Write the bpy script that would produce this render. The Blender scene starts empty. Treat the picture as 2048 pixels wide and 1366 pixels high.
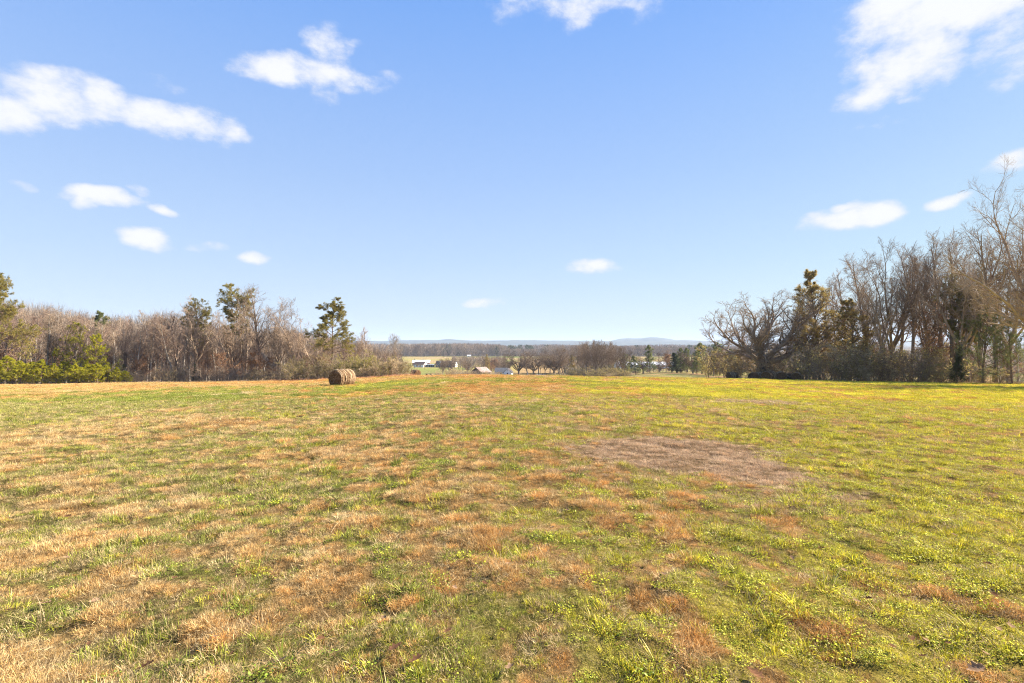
import bpy, math, random
import numpy as np
from mathutils import Vector, Matrix
R = math.radians
C = bpy.context.scene.collection
scn = bpy.context.scene

# ------------------------------------------------------------------ camera, sky, sun, exposure
F = 1000.0      # focal length in photo pixels (photo is 2048 wide)
HOR = 687.0     # photo row of the true horizon
CAMH = 1.8
SUN_AZ, SUN_EL = R(66), R(30)     # azimuth clockwise from +Y
cd = bpy.data.cameras.new('camera'); cam = bpy.data.objects.new('camera', cd); C.objects.link(cam)
cd.sensor_width = 36; cd.lens = 36*F/2048; cd.clip_start = .05; cd.clip_end = 60000
cd.shift_y = (HOR-683)/2048
cam.location = (0, 0, CAMH); cam.rotation_euler = (R(90), 0, 0)
scn.camera = cam
vs = scn.view_settings
vs.view_transform = 'Standard'; vs.look = 'None'; vs.gamma = 1; vs.use_curve_mapping = False
vs.exposure = 1.9
scn.cycles.max_bounces = 6; scn.cycles.diffuse_bounces = 3; scn.cycles.transparent_max_bounces = 8
scn.cycles.volume_bounces = 0
scn.cycles.use_denoising = True; scn.cycles.denoising_prefilter = 'NONE'; scn.cycles.filter_width = 1.15
sl = bpy.data.lights.new('sun', 'SUN'); sl.energy = 5.0; sl.angle = R(.53); sl.color = (1, .91, .78)
so = bpy.data.objects.new('sun', sl); C.objects.link(so)
sd = Vector((math.sin(SUN_AZ)*math.cos(SUN_EL), math.cos(SUN_AZ)*math.cos(SUN_EL), math.sin(SUN_EL)))
so.rotation_euler = sd.to_track_quat('Z', 'Y').to_euler(); so.location = sd*200

world = bpy.data.worlds.new('World'); scn.world = world; world.use_nodes = True
wn, wl = world.node_tree.nodes, world.node_tree.links
wn.clear()
def WN(t, **k):
    n = wn.new(t)
    for a, b in k.items(): setattr(n, a, b)
    return n
def wmath(op, a, b=None, c=None, clamp=False):
    n = WN('ShaderNodeMath', operation=op, use_clamp=clamp)
    for i, v in enumerate((a, b, c)):
        if v is None: continue
        if isinstance(v, (int, float)): n.inputs[i].default_value = v
        else: wl.new(v, n.inputs[i])
    return n.outputs[0]
sky = WN('ShaderNodeTexSky', sky_type='NISHITA', sun_disc=False, sun_elevation=SUN_EL, sun_rotation=SUN_AZ,
         altitude=200, air_density=1.0, dust_density=.6, ozone_density=2.2)
tint = WN('ShaderNodeMix', data_type='RGBA', blend_type='MULTIPLY'); tint.inputs[0].default_value = 1
wl.new(sky.outputs[0], tint.inputs[6]); tint.inputs[7].default_value = (.80, .97, 1.22, 1)
geo = WN('ShaderNodeTexCoord')
sep = WN('ShaderNodeSeparateXYZ'); wl.new(geo.outputs['Generated'], sep.inputs[0])
az = wmath('ARCTAN2', sep.outputs[0], sep.outputs[1]); el = wmath('ARCSINE', sep.outputs[2])
def azel(px, py):
    x, z = (px-1024)/F, (HOR-py)/F
    return math.atan2(x, 1), math.atan2(z, math.hypot(x, 1))
nz1 = WN('ShaderNodeTexNoise'); nz1.inputs['Scale'].default_value = 9; nz1.inputs['Detail'].default_value = 3
nz2 = WN('ShaderNodeTexNoise'); nz2.inputs['Scale'].default_value = 13; nz2.inputs['Detail'].default_value = 9; nz2.inputs['Roughness'].default_value = .6
mp = WN('ShaderNodeMapping'); mp.inputs['Scale'].default_value = (1, 1, 1.7)
wl.new(geo.outputs['Generated'], mp.inputs[0])
wl.new(mp.outputs[0], nz1.inputs['Vector']); wl.new(mp.outputs[0], nz2.inputs['Vector'])
cmb = WN('ShaderNodeCombineXYZ'); wl.new(az, cmb.inputs[0]); wl.new(el, cmb.inputs[1])
wrp = WN('ShaderNodeVectorMath', operation='SUBTRACT'); wl.new(nz1.outputs['Color'], wrp.inputs[0]); wrp.inputs[1].default_value = (.5, .5, .5)
wsc = WN('ShaderNodeVectorMath', operation='MULTIPLY'); wl.new(wrp.outputs[0], wsc.inputs[0]); wsc.inputs[1].default_value = (.06, .04, 0)
cc = WN('ShaderNodeVectorMath', operation='ADD'); wl.new(cmb.outputs[0], cc.inputs[0]); wl.new(wsc.outputs[0], cc.inputs[1])
CLOUDS = [(-30,208,120,48,1),(95,190,100,50,1),(195,205,65,44,.95),(300,232,110,38,1),(400,244,75,36,1),(465,268,38,18,.75),
  (360,262,70,18,.55),(85,155,38,26,.9),(600,148,120,34,1),(650,92,50,42,.6),(690,86,36,13,.42),(695,168,70,26,.75),(645,188,30,20,.42),
  (800,160,36,12,.3),(505,132,36,18,.5),(340,166,42,18,.36),(1165,8,165,50,.45),(1225,-14,110,60,.6),(1775,20,110,75,.85),(1900,15,190,75,.9),
  (1785,130,90,70,.75),(1750,185,85,32,.95),(1850,105,80,75,.85),(2020,60,100,55,.6),(1825,198,34,15,.42),(2050,135,80,50,.3),
  (1750,241,60,15,.3),(1685,440,90,24,1),(1745,434,50,20,1),(1690,420,40,14,.9),(1612,452,34,12,.5),(1893,404,46,13,.95),(2020,328,55,26,.8),
  (225,400,78,18,1),(178,406,26,22,.9),(286,388,18,13,.7),(320,418,26,11,.9),(305,480,60,20,1),(415,490,30,8,.45),(503,516,26,11,.7),
  (1185,532,50,16,.8),(975,609,38,12,.8),(48,368,24,9,.35),(1560,-90,200,60,.5),(-500,120,200,60,1),(-750,330,160,40,1),(2500,150,220,70,1),(2900,380,180,40,1)]
acc = None
for (px, py, rx, ry, w) in CLOUDS:
    a0, e0 = azel(px, py); a1 = azel(px+rx, py)[0]; e1 = azel(px, py-ry)[1]
    s = WN('ShaderNodeVectorMath', operation='SUBTRACT'); wl.new(cc.outputs[0], s.inputs[0]); s.inputs[1].default_value = (a0, e0, 0)
    m = WN('ShaderNodeVectorMath', operation='MULTIPLY'); wl.new(s.outputs[0], m.inputs[0]); m.inputs[1].default_value = (1/(a1-a0), 1/(e1-e0), 0)
    l = WN('ShaderNodeVectorMath', operation='DOT_PRODUCT'); wl.new(m.outputs[0], l.inputs[0]); wl.new(m.outputs[0], l.inputs[1])
    v = wmath('MULTIPLY_ADD', l.outputs['Value'], -.62*w, w)
    acc = v if acc is None else wmath('SMOOTH_MAX', acc, v, .12)
nn = wmath('MULTIPLY_ADD', nz2.outputs['Fac'], 2.5, -1.26)
dens = wmath('ADD', acc, nn)
mr = WN('ShaderNodeMapRange', interpolation_type='SMOOTHSTEP'); wl.new(dens, mr.inputs[0])
mr.inputs[1].default_value = .04; mr.inputs[2].default_value = .92
ramp = WN('ShaderNodeValToRGB')
els = wmath('MULTIPLY', el, 1.0, None, True); wl.new(els, ramp.inputs[0])
cr_ = ramp.color_ramp; SK = [(0, .745, .835, .955), (.06, .67, .79, .956), (.16, .55, .715, .957), (.32, .41, .60, .957), (.48, .30, .51, .955), (.62, .205, .43, .945), (1.0, .12, .32, .86)]
for k, (p_, r_, g_, b_) in enumerate(SK):
    e_ = cr_.elements[k] if k < 2 else cr_.elements.new(p_)
    e_.position = p_; e_.color = (r_, g_, b_, 1)
rs = WN('ShaderNodeVectorMath', operation='SCALE'); wl.new(ramp.outputs[0], rs.inputs[0]); rs.inputs['Scale'].default_value = 1/(.0574*2**1.9)
smx = WN('ShaderNodeMix', data_type='RGBA'); smx.inputs[0].default_value = .9; wl.new(tint.outputs[2], smx.inputs[6]); wl.new(rs.outputs[0], smx.inputs[7])
smn = WN('ShaderNodeVectorMath', operation='MINIMUM'); wl.new(smx.outputs[2], smn.inputs[0]); smn.inputs[1].default_value = (4.2, 4.25, 4.6)
cmix = WN('ShaderNodeMix', data_type='RGBA')
wl.new(mr.outputs[0], cmix.inputs[0]); wl.new(smn.outputs[0], cmix.inputs[6]); ccol = WN('ShaderNodeMix', data_type='RGBA'); cmr = WN('ShaderNodeMapRange'); wl.new(dens, cmr.inputs[0]); cmr.inputs[1].default_value = .3; cmr.inputs[2].default_value = 1.05
wl.new(cmr.outputs[0], ccol.inputs[0]); ccol.inputs[6].default_value = (4.0, 4.15, 4.65, 1); ccol.inputs[7].default_value = (4.5, 4.6, 4.75, 1); wl.new(ccol.outputs[2], cmix.inputs[7])
bg = WN('ShaderNodeBackground'); bg.inputs[1].default_value = .0574
wl.new(cmix.outputs[2], bg.inputs[0])
wo = WN('ShaderNodeOutputWorld'); wl.new(bg.outputs[0], wo.inputs[0])
world.cycles.sampling_method = 'MANUAL'; world.cycles.sample_map_resolution = 512

# ------------------------------------------------------------------ helpers
rng = np.random.default_rng(7)
def tag(o, label=None, cat=None, group=None, kind=None):
    if label: o['label'] = label
    if cat: o['category'] = cat
    if group: o['group'] = group
    if kind: o['kind'] = kind
    return o
def empty(name, loc=(0, 0, 0), rz=0):
    o = bpy.data.objects.new(name, None); C.objects.link(o); o.location = loc; o.rotation_euler = (0, 0, rz)
    o.empty_display_size = .3
    return o
def mesh_np(name, V, Fc, mats=(), mi=None, attrs=None, smooth=False):
    """V (n,3); Fc list of index arrays (m,k) of one or several k."""
    me = bpy.data.meshes.new(name)
    if not isinstance(Fc, list): Fc = [Fc]
    Fc = [np.asarray(f, dtype=np.int32) for f in Fc if len(f)]
    loops = np.concatenate([f.ravel() for f in Fc]); cnt = np.concatenate([np.full(len(f), f.shape[1], np.int32) for f in Fc])
    me.vertices.add(len(V)); me.vertices.foreach_set('co', np.asarray(V, np.float32).ravel())
    me.loops.add(len(loops)); me.loops.foreach_set('vertex_index', loops)
    me.polygons.add(len(cnt)); st = np.concatenate([[0], np.cumsum(cnt)[:-1]]).astype(np.int32)
    me.polygons.foreach_set('loop_start', st)
    for m in mats: me.materials.append(m)
    if mi is not None: me.polygons.foreach_set('material_index', np.asarray(mi, np.int32))
    if smooth: me.polygons.foreach_set('use_smooth', np.ones(len(cnt), bool))
    for an, (ty, arr) in (attrs or {}).items():
        a = me.attributes.new(an, ty, 'POINT')
        a.data.foreach_set({'FLOAT': 'value', 'INT': 'value', 'FLOAT_VECTOR': 'vector', 'FLOAT_COLOR': 'color'}[ty], np.asarray(arr).ravel())
    me.update(calc_edges=True); me.validate()
    return me
def link(name, me, parent=None, loc=None):
    o = bpy.data.objects.new(name, me); C.objects.link(o)
    if parent: o.parent = parent
    if loc is not None: o.location = loc
    return o
def norm(v): return v/np.maximum(np.linalg.norm(v, axis=-1, keepdims=True), 1e-9)
class MB:
    """boxes, prisms and loose polygons collected into ONE mesh"""
    def __init__(s): s.v = []; s.f = []
    def poly(s, pts, faces):
        n = len(s.v); s.v += [tuple(p) for p in pts]; s.f += [tuple(i+n for i in f) for f in faces]
    def box(s, x0, x1, y0, y1, z0, z1):
        s.poly([(x0,y0,z0),(x1,y0,z0),(x1,y1,z0),(x0,y1,z0),(x0,y0,z1),(x1,y0,z1),(x1,y1,z1),(x0,y1,z1)],
               [(0,3,2,1),(4,5,6,7),(0,1,5,4),(1,2,6,5),(2,3,7,6),(3,0,4,7)])
    def prism(s, prof, x0, x1, axis='x'):   # profile in the other two axes, extruded
        n = len(prof)
        mk = (lambda a, p: (a, p[0], p[1])) if axis == 'x' else (lambda a, p: (p[0], a, p[1]))
        s.poly([mk(x0, p) for p in prof]+[mk(x1, p) for p in prof],
               [tuple(range(n))[::-1], tuple(range(n, 2*n))]+[(i, (i+1) % n, n+(i+1) % n, n+i) for i in range(n)])
    def build(s, name, mat, parent=None, loc=None):
        me = bpy.data.meshes.new(name); me.from_pydata(s.v, [], s.f); me.materials.append(mat); me.update()
        import bmesh
        b = bmesh.new(); b.from_mesh(me); bmesh.ops.recalc_face_normals(b, faces=b.faces); b.to_mesh(me); b.free()
        return link(name, me, parent, loc)

# numpy value noise
def _hash(ix, iy, s):
    h = (ix.astype(np.int64)*374761393 + iy.astype(np.int64)*668265263 + s*1442695041) & 0xffffffff
    h = ((h ^ (h >> 13))*1274126177) & 0xffffffff
    h = ((h ^ (h >> 16))*2246822519) & 0xffffffff
    return ((h ^ (h >> 15)) & 0xffffff)/0xffffff
def vnoise(x, y, s=0):
    ix, iy = np.floor(x), np.floor(y); fx, fy = x-ix, y-iy
    fx, fy = fx*fx*(3-2*fx), fy*fy*(3-2*fy)
    a, b, c, d = _hash(ix, iy, s), _hash(ix+1, iy, s), _hash(ix, iy+1, s), _hash(ix+1, iy+1, s)
    return (a*(1-fx)+b*fx)*(1-fy)+(c*(1-fx)+d*fx)*fy
def fbm(x, y, s=0, o=4):
    t = 0; a = .5; n = 0
    for i in range(o): t = t+a*vnoise(x*2**i+i*17.3, y*2**i-i*9.1, s+i); n += a; a *= .55
    return t/n
def sstep(a, b, x): t = np.clip((x-a)/(b-a), 0, 1); return t*t*(3-2*t)

# ------------------------------------------------------------------ terrain
YC = 80.0
TPX = np.array([0, 330, 560, 700, 830, 960, 1090, 1220, 1330, 1480, 1600, 1720, 2048.])
CR = np.array([770, 766, 763, 758, 752, 750, 751.5, 754.5, 756, 758, 761, 764, 768.])
def row(l, v): return np.array(v, float)
KY = np.array([80, 100, 130, 160, 200, 250, 300, 380, 460.])
D_ = {'l': [0, .2, 2, 4, 6, 7, 0, 0, 0], 'm': [0, .3, 2.5, 3, 2.2, 1, -1.5, 0, 0]}
KT = np.zeros((len(TPX), len(KY)))
for i, (p, c) in enumerate(zip(TPX, CR)):
    if p <= 700: r = [c, c+.2, c+1.5, c+2.5, c+3, c+2, 752, 742.5, 735]
    elif p <= 1090: r = [c, c+.4, c+2.5, c+3, c+2.2, c+.8, 749.5, 741.5, 734.5]
    elif p <= 1220: r = [c, c+.4, c+1.5, c+1, c-.6, c-3, 747, 741, 734.5]
    elif p <= 1480: r = [c, c+.3, c-.6, c-5.5, 745.5, 743, 744, 742, 735]
    else: r = [c, c+.4, c+1, c+1, c, 754, 750, 742, 735]
    KT[i] = r
VALLEY = 48*.46   # metres below the camera
def Hs(x, y):
    x = np.asarray(x, float); y = np.asarray(y, float)
    r = np.hypot(x, y); th = np.clip(np.arctan2(x, y), -R(46.2), R(46.2))
    Y = np.maximum(r*np.cos(th), 1e-3); px = 1024+F*np.tan(th)
    k = np.clip(np.searchsorted(TPX, px)-1, 0, len(TPX)-2); t = np.clip((px-TPX[k])/(TPX[k+1]-TPX[k]), 0, 1); t = t*t*(3-2*t)
    cr = (CR[k]*(1-t)+CR[k+1]*t-HOR)/F
    near = CAMH/Y+(cr-2*CAMH/YC)+CAMH/YC**2*Y       # depression/F
    zn = -near*Y
    ly = np.log(np.clip(Y, KY[0], KY[-1])); lk = np.log(KY)
    j = np.clip(np.searchsorted(lk, ly)-1, 0, len(KY)-2); s = (ly-lk[j])/(lk[j+1]-lk[j])
    v = (KT[k, j]*(1-s)+KT[k, j+1]*s)*(1-t)+(KT[k+1, j]*(1-s)+KT[k+1, j+1]*s)*t
    zm = -(v-HOR)/F*np.clip(Y, KY[0], KY[-1])
    z = np.where(Y < YC, zn, zm)+CAMH
    z = z+np.where(Y > 460, (fbm(x/700, y/700, 5)-.5)*5*sstep(700, 2500, Y), 0)
    return z
def H(x, y):
    x = np.asarray(x, float); y = np.asarray(y, float)
    r = np.hypot(x, y)
    m = (fbm(x/.45, y/.45, 3, 3)-.5)*.13*sstep(.5, 2, r)*(1-sstep(60, 90, r)) + (fbm(x/5, y/5, 4, 3)-.5)*.12*sstep(3, 12, r)*(1-sstep(300, 600, r))
    return Hs(x, y)+m
def P(px, Y, dz=0):
    X = (px-1024)/F*Y
    return (X, Y, float(H(X, Y))+dz)
def Yof(px, py, Ymin=1.0, Ymax=900.):
    ys = np.exp(np.linspace(math.log(Ymin), math.log(Ymax), 800)); z = Hs((px-1024)/F*ys, ys)
    pr = HOR+F*(CAMH-z)/ys
    k = np.argmax(pr <= py)
    return float(ys[k])

# ------------------------------------------------------------------ field colouring (real colour of the grass)
def patch(x, y, px, py, rx, ry, soft=.35, seed=0, amp=.35):
    """blob of differently coloured grass: an ellipse on the ground with a ragged edge"""
    Y0 = Yof(px, py); X0 = (px-1024)/F*Y0
    Y1 = Yof(px, py-ry); Y2 = Yof(px, py+ry) ; sy = max((Y1-Y2)/2, .2); sx = rx/F*Y0
    d = np.hypot((x-X0)/sx, (y-(Y1+Y2)/2)/sy)+(fbm(x/1.3, y/1.3, 50+seed, 3)-.5)*amp*2
    return 1-sstep(1-soft, 1+soft, d)
def zones(x, y):
    x = np.asarray(x, float); y = np.asarray(y, float)
    r = np.hypot(x, y); th = np.arctan2(x, np.maximum(y, .01)); u = np.clip(np.tan(np.clip(th, -1, 1)), -1.2, 1.2)
    streak = fbm((x-.03*y)/2.2, y/22, 11, 4); big = fbm(x/3.0, y/5.5, 12, 4); sm = fbm(x/.7, y/.8, 13, 4); med = fbm(x/1.6, y/1.8, 15, 3); mic = fbm(x/.24, y/.26, 16, 2)
    dry = .31-.05*u + (streak-.5)*1.0 + (big-.5)*.2 + (med-.5)*.6 + (sm-.5)*1.1 + (mic-.5)*2.2*(1-sstep(14, 30, r))
    dry += .42*sstep(36, 56, r)*(1-sstep(-.15, .35, u))+.14*patch(x, y, 950, 1050, 330, 160, .7, 51)+.22*sstep(30, 70, r)*(1-sstep(.1, .6, u)) 
    dry += .50*patch(x, y, 180, 880, 260, 45, .5, 1)+.22*patch(x, y, 120, 1000, 220, 45, .5, 2)+.3*patch(x, y, 700, 900, 110, 30, .5, 3)
    dry += .3*patch(x, y, 960, 980, 130, 60, .5, 4)+.3*patch(x, y, 920, 1130, 120, 60, .5, 5)+.35*patch(x, y, 1000, 790, 330, 24, .6, 6)+.25*patch(x, y, 1450, 1030, 160, 30, .6, 7)
    dry -= .25*patch(x, y, 160, 815, 330, 18, .5, 8)+.12*patch(x, y, 420, 960, 150, 60, .5, 9)+.15*patch(x, y, 620, 1150, 220, 70, .6, 10)
    dry -= .25*patch(x, y, 1700, 1250, 420, 150, .6, 12)
    brown = np.clip(patch(x, y, 1345, 908, 205, 32, .26, 20, .3)+patch(x, y, 1500, 945, 130, 24, .45, 21, .4)+.35*patch(x, y, 1560, 1000, 150, 20, .45, 22, .6)+.2*patch(x, y, 1250, 950, 130, 20, .5, 25, .6)
                    +.8*patch(x, y, 1510, 804, 90, 5, .5, 23)+.8*patch(x, y, 1700, 990, 60, 10, .5, 24, .6), 0, 1)
    orange = np.clip(.45+(fbm(x/4, y/9, 14)-.5)*2.2+.25*patch(x, y, 1000, 800, 420, 60, .7, 30)+.3*sstep(.1, .6, u)-.35*sstep(.3, .9, -u)*sstep(25, 60, r), 0, 1)
    trk = sum(np.exp(-((x-q-.035*y)/.16)**2) for q in (-7.6, -5.9, 1.9, 3.5))*sstep(24, 40, y)*sstep(.35, .6, fbm(x/3, y/12, 37))
    pale = np.clip(.8*patch(x, y, 440, 790, 70, 4, .5, 31)+.8*trk+.5*sstep(.62, .8, fbm(x/1.2, y/1.2, 32)), 0, 1)
    yel = np.clip(.30+.75*u+(fbm(x/2.5, y/3, 33)-.5)*1.6+.25*sstep(8, 22, r)*sstep(.0, .4, u), 0, 1)
    return dry, brown, orange, pale, yel, r, u
def lerp(a, b, t): t = np.asarray(t)[..., None]; return np.asarray(a)*(1-t)+np.asarray(b)*t
TAN, ORG = (.50, .335, .125), (.53, .26, .06)
GRN, YLG = (.20, .23, .03), (.58, .50, .035)
BRN, PAL = (.42, .26, .135), (.68, .54, .31)
def dcol(or_, pale): return lerp(lerp(TAN, ORG, or_), PAL, pale*.8)
def gcol(yel): return lerp(GRN, YLG, yel)

def ncol(node_tree, attr='gcol'):
    n = node_tree.nodes.new('ShaderNodeAttribute'); n.attribute_name = attr; return n
def new_mat(name):
    m = bpy.data.materials.new(name); m.use_nodes = True
    nt = m.node_tree; nt.nodes.clear(); out = nt.nodes.new('ShaderNodeOutputMaterial')
    return m, nt, out
def rough_mat(name, c1, c2, scale=3, rough=.9, bump=.2, stretch=(1, 1, 1), rnd=.0, spec=.2, metal=0, detail=6):
    """weathered surface: two colours mixed by noise, a bump and a small per-object change of brightness"""
    m, nt, out = new_mat(name); N, L = nt.nodes, nt.links
    tc = N.new('ShaderNodeTexCoord'); mp = N.new('ShaderNodeMapping'); mp.inputs['Scale'].default_value = stretch
    nz = N.new('ShaderNodeTexNoise'); nz.inputs['Scale'].default_value = scale; nz.inputs['Detail'].default_value = detail; nz.inputs['Roughness'].default_value = .65
    L.new(tc.outputs['Object'], mp.inputs[0]); L.new(mp.outputs[0], nz.inputs['Vector'])
    r = N.new('ShaderNodeMapRange'); r.inputs[1].default_value = .33; r.inputs[2].default_value = .67; L.new(nz.outputs[0], r.inputs[0])
    mx = N.new('ShaderNodeMix'); mx.data_type = 'RGBA'; mx.inputs[6].default_value = (*c1, 1); mx.inputs[7].default_value = (*c2, 1); L.new(r.outputs[0], mx.inputs[0])
    col = mx.outputs[2]
    if rnd:
        oi = N.new('ShaderNodeObjectInfo'); rr = N.new('ShaderNodeMapRange'); L.new(oi.outputs['Random'], rr.inputs[0]); rr.inputs[3].default_value = 1-rnd; rr.inputs[4].default_value = 1+rnd
        vm = N.new('ShaderNodeVectorMath'); vm.operation = 'SCALE'; L.new(col, vm.inputs[0]); L.new(rr.outputs[0], vm.inputs['Scale']); col = vm.outputs[0]
    b = N.new('ShaderNodeBsdfPrincipled'); b.inputs['Roughness'].default_value = rough; b.inputs['Specular IOR Level'].default_value = spec; b.inputs['Metallic'].default_value = metal
    L.new(col, b.inputs['Base Color'])
    if bump:
        bp = N.new('ShaderNodeBump'); bp.inputs['Strength'].default_value = bump; bp.inputs['Distance'].default_value = .05; L.new(nz.outputs[0], bp.inputs['Height']); L.new(bp.outputs[0], b.inputs['Normal'])
    L.new(b.outputs[0], out.inputs[0])
    return m
def leaf_mat(name, ca, cb, trans=.4, rnd=.15, inst=False, gloss=.0):
    """leaves, needles, blades: colour varies per leaf (attribute cv) and per object; light also passes through"""
    m, nt, out = new_mat(name); N, L = nt.nodes, nt.links
    cv = N.new('ShaderNodeAttribute'); cv.attribute_name = 'cv'
    if inst:
        tc = N.new('ShaderNodeAttribute'); tc.attribute_type = 'INSTANCER'; tc.attribute_name = 'tcol'
        st = N.new('ShaderNodeMapRange'); L.new(cv.outputs['Fac'], st.inputs[0]); st.inputs[1].default_value = .80; st.inputs[2].default_value = .92; st.inputs[4].default_value = .62
        mx = N.new('ShaderNodeMix'); mx.data_type = 'RGBA'; L.new(st.outputs[0], mx.inputs[0]); L.new(tc.outputs['Color'], mx.inputs[6]); mx.inputs[7].default_value = (.72, .56, .29, 1)
        col = mx.outputs[2]; fr = N.new('ShaderNodeMath'); fr.operation = 'MULTIPLY'; L.new(cv.outputs['Fac'], fr.inputs[0]); fr.inputs[1].default_value = 7.31
        f2 = N.new('ShaderNodeMath'); f2.operation = 'FRACT'; L.new(fr.outputs[0], f2.inputs[0])
        br = N.new('ShaderNodeMapRange'); L.new(f2.outputs[0], br.inputs[0]); br.inputs[3].default_value = .34; br.inputs[4].default_value = 1.82
    else:
        mx = N.new('ShaderNodeMix'); mx.data_type = 'RGBA'; L.new(cv.outputs['Fac'], mx.inputs[0]); mx.inputs[6].default_value = (*ca, 1); mx.inputs[7].default_value = (*cb, 1)
        col = mx.outputs[2]; oi = N.new('ShaderNodeObjectInfo')
        br = N.new('ShaderNodeMapRange'); L.new(oi.outputs['Random'], br.inputs[0]); br.inputs[3].default_value = 1-rnd; br.inputs[4].default_value = 1+rnd
    vm = N.new('ShaderNodeVectorMath'); vm.operation = 'SCALE'; L.new(col, vm.inputs[0]); L.new(br.outputs[0], vm.inputs['Scale'])
    d = N.new('ShaderNodeBsdfDiffuse'); t = N.new('ShaderNodeBsdfTranslucent'); ms = N.new('ShaderNodeMixShader'); ms.inputs[0].default_value = trans
    L.new(vm.outputs[0], d.inputs[0]); L.new(vm.outputs[0], t.inputs[0]); L.new(d.outputs[0], ms.inputs[1]); L.new(t.outputs[0], ms.inputs[2])
    o = ms.outputs[0]
    if gloss:
        g = N.new('ShaderNodeBsdfGlossy'); g.inputs['Roughness'].default_value = .5; g.inputs[0].default_value = (1, 1, 1, 1); m2 = N.new('ShaderNodeMixShader'); m2.inputs[0].default_value = gloss
        L.new(o, m2.inputs[1]); L.new(g.outputs[0], m2.inputs[2]); o = m2.outputs[0]
    L.new(o, out.inputs[0])
    return m

M = {}
M['bark'] = rough_mat('bark', (.12, .09, .066), (.27, .215, .165), 5, stretch=(1, 1, .25), rnd=.2, bump=.5)
M['bark_pale'] = rough_mat('pale_bark', (.20, .17, .14), (.42, .37, .31), 5, stretch=(1, 1, .25), rnd=.15, bump=.4)
M['twig'] = rough_mat('twig_bark', (.205, .148, .10), (.385, .285, .195), 1.5, rnd=.3, bump=0)
M['twig_brown'] = rough_mat('brown_twig_bark', (.13, .088, .056), (.27, .19, .122), 1.5, rnd=.3, bump=0)
M['twig_red'] = rough_mat('reddish_twig_bark', (.18, .12, .088), (.30, .20, .145), 1.5, rnd=.2, bump=0)
M['pinebark'] = rough_mat('pine_bark', (.10, .065, .045), (.21, .14, .10), 6, stretch=(1, 1, .4), rnd=.15, bump=.5)
M['russet'] = leaf_mat('russet_leaf', (.20, .11, .06), (.38, .23, .13), .35)
M['needle_old'] = leaf_mat('old_pine_needle', (.10, .12, .035), (.36, .27, .07), .35)
M['needle_grn'] = leaf_mat('green_pine_needle', (.11, .145, .055), (.34, .33, .12), .4)
M['needle_yel'] = leaf_mat('young_pine_needle', (.20, .23, .02), (.58, .50, .04), .4, .1)
M['needle_dark'] = leaf_mat('dark_cedar_foliage', (.06, .078, .035), (.20, .19, .08), .35)
M['needle_brn'] = leaf_mat('bronze_cedar_foliage', (.20, .16, .05), (.50, .36, .12), .5)
M['olive'] = leaf_mat('olive_shrub_leaf', (.27, .22, .07), (.60, .48, .18), .5)
M['olive_dull'] = leaf_mat('dull_shrub_leaf', (.14, .125, .045), (.34, .28, .105), .4)
M['yolive'] = leaf_mat('yellow_shrub_leaf', (.20, .19, .04), (.44, .38, .09), .45)
M['tanleaf'] = leaf_mat('tan_shrub_leaf', (.40, .30, .15), (.70, .55, .32), .5)
M['blade'] = leaf_mat('grass_blade', None, None, .20, inst=True, gloss=.012)

# ground material
def ground_mat():
    m, nt, out = new_mat('field_grass_ground'); N, L = nt.nodes, nt.links
    a = ncol(nt); tc = N.new('ShaderNodeTexCoord')
    prev = a.outputs['Color']
    for sc, lo, hi, det in ((85, .35, 1.75, 3), (14, .55, 1.45, 5), (1.9, .70, 1.30, 6), (.16, .85, 1.15, 5)):
        nz = N.new('ShaderNodeTexNoise'); nz.inputs['Scale'].default_value = sc; nz.inputs['Detail'].default_value = det; nz.inputs['Roughness'].default_value = .7; L.new(tc.outputs['Object'], nz.inputs['Vector'])
        r = N.new('ShaderNodeMapRange'); L.new(nz.outputs[0], r.inputs[0]); r.inputs[1].default_value = .3; r.inputs[2].default_value = .7; r.inputs[3].default_value = lo; r.inputs[4].default_value = hi
        vm = N.new('ShaderNodeVectorMath'); vm.operation = 'SCALE'; L.new(prev, vm.inputs[0]); L.new(r.outputs[0], vm.inputs['Scale']); prev = vm.outputs[0]
        if sc == 14: bumpsrc = nz
    b = N.new('ShaderNodeBsdfDiffuse'); L.new(prev, b.inputs[0])
    bp = N.new('ShaderNodeBump'); bp.inputs['Strength'].default_value = .8; bp.inputs['Distance'].default_value = .04; L.new(bumpsrc.outputs[0], bp.inputs['Height']); L.new(bp.outputs[0], b.inputs['Normal'])
    L.new(b.outputs[0], out.inputs[0]); return m
M['ground'] = ground_mat()

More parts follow.
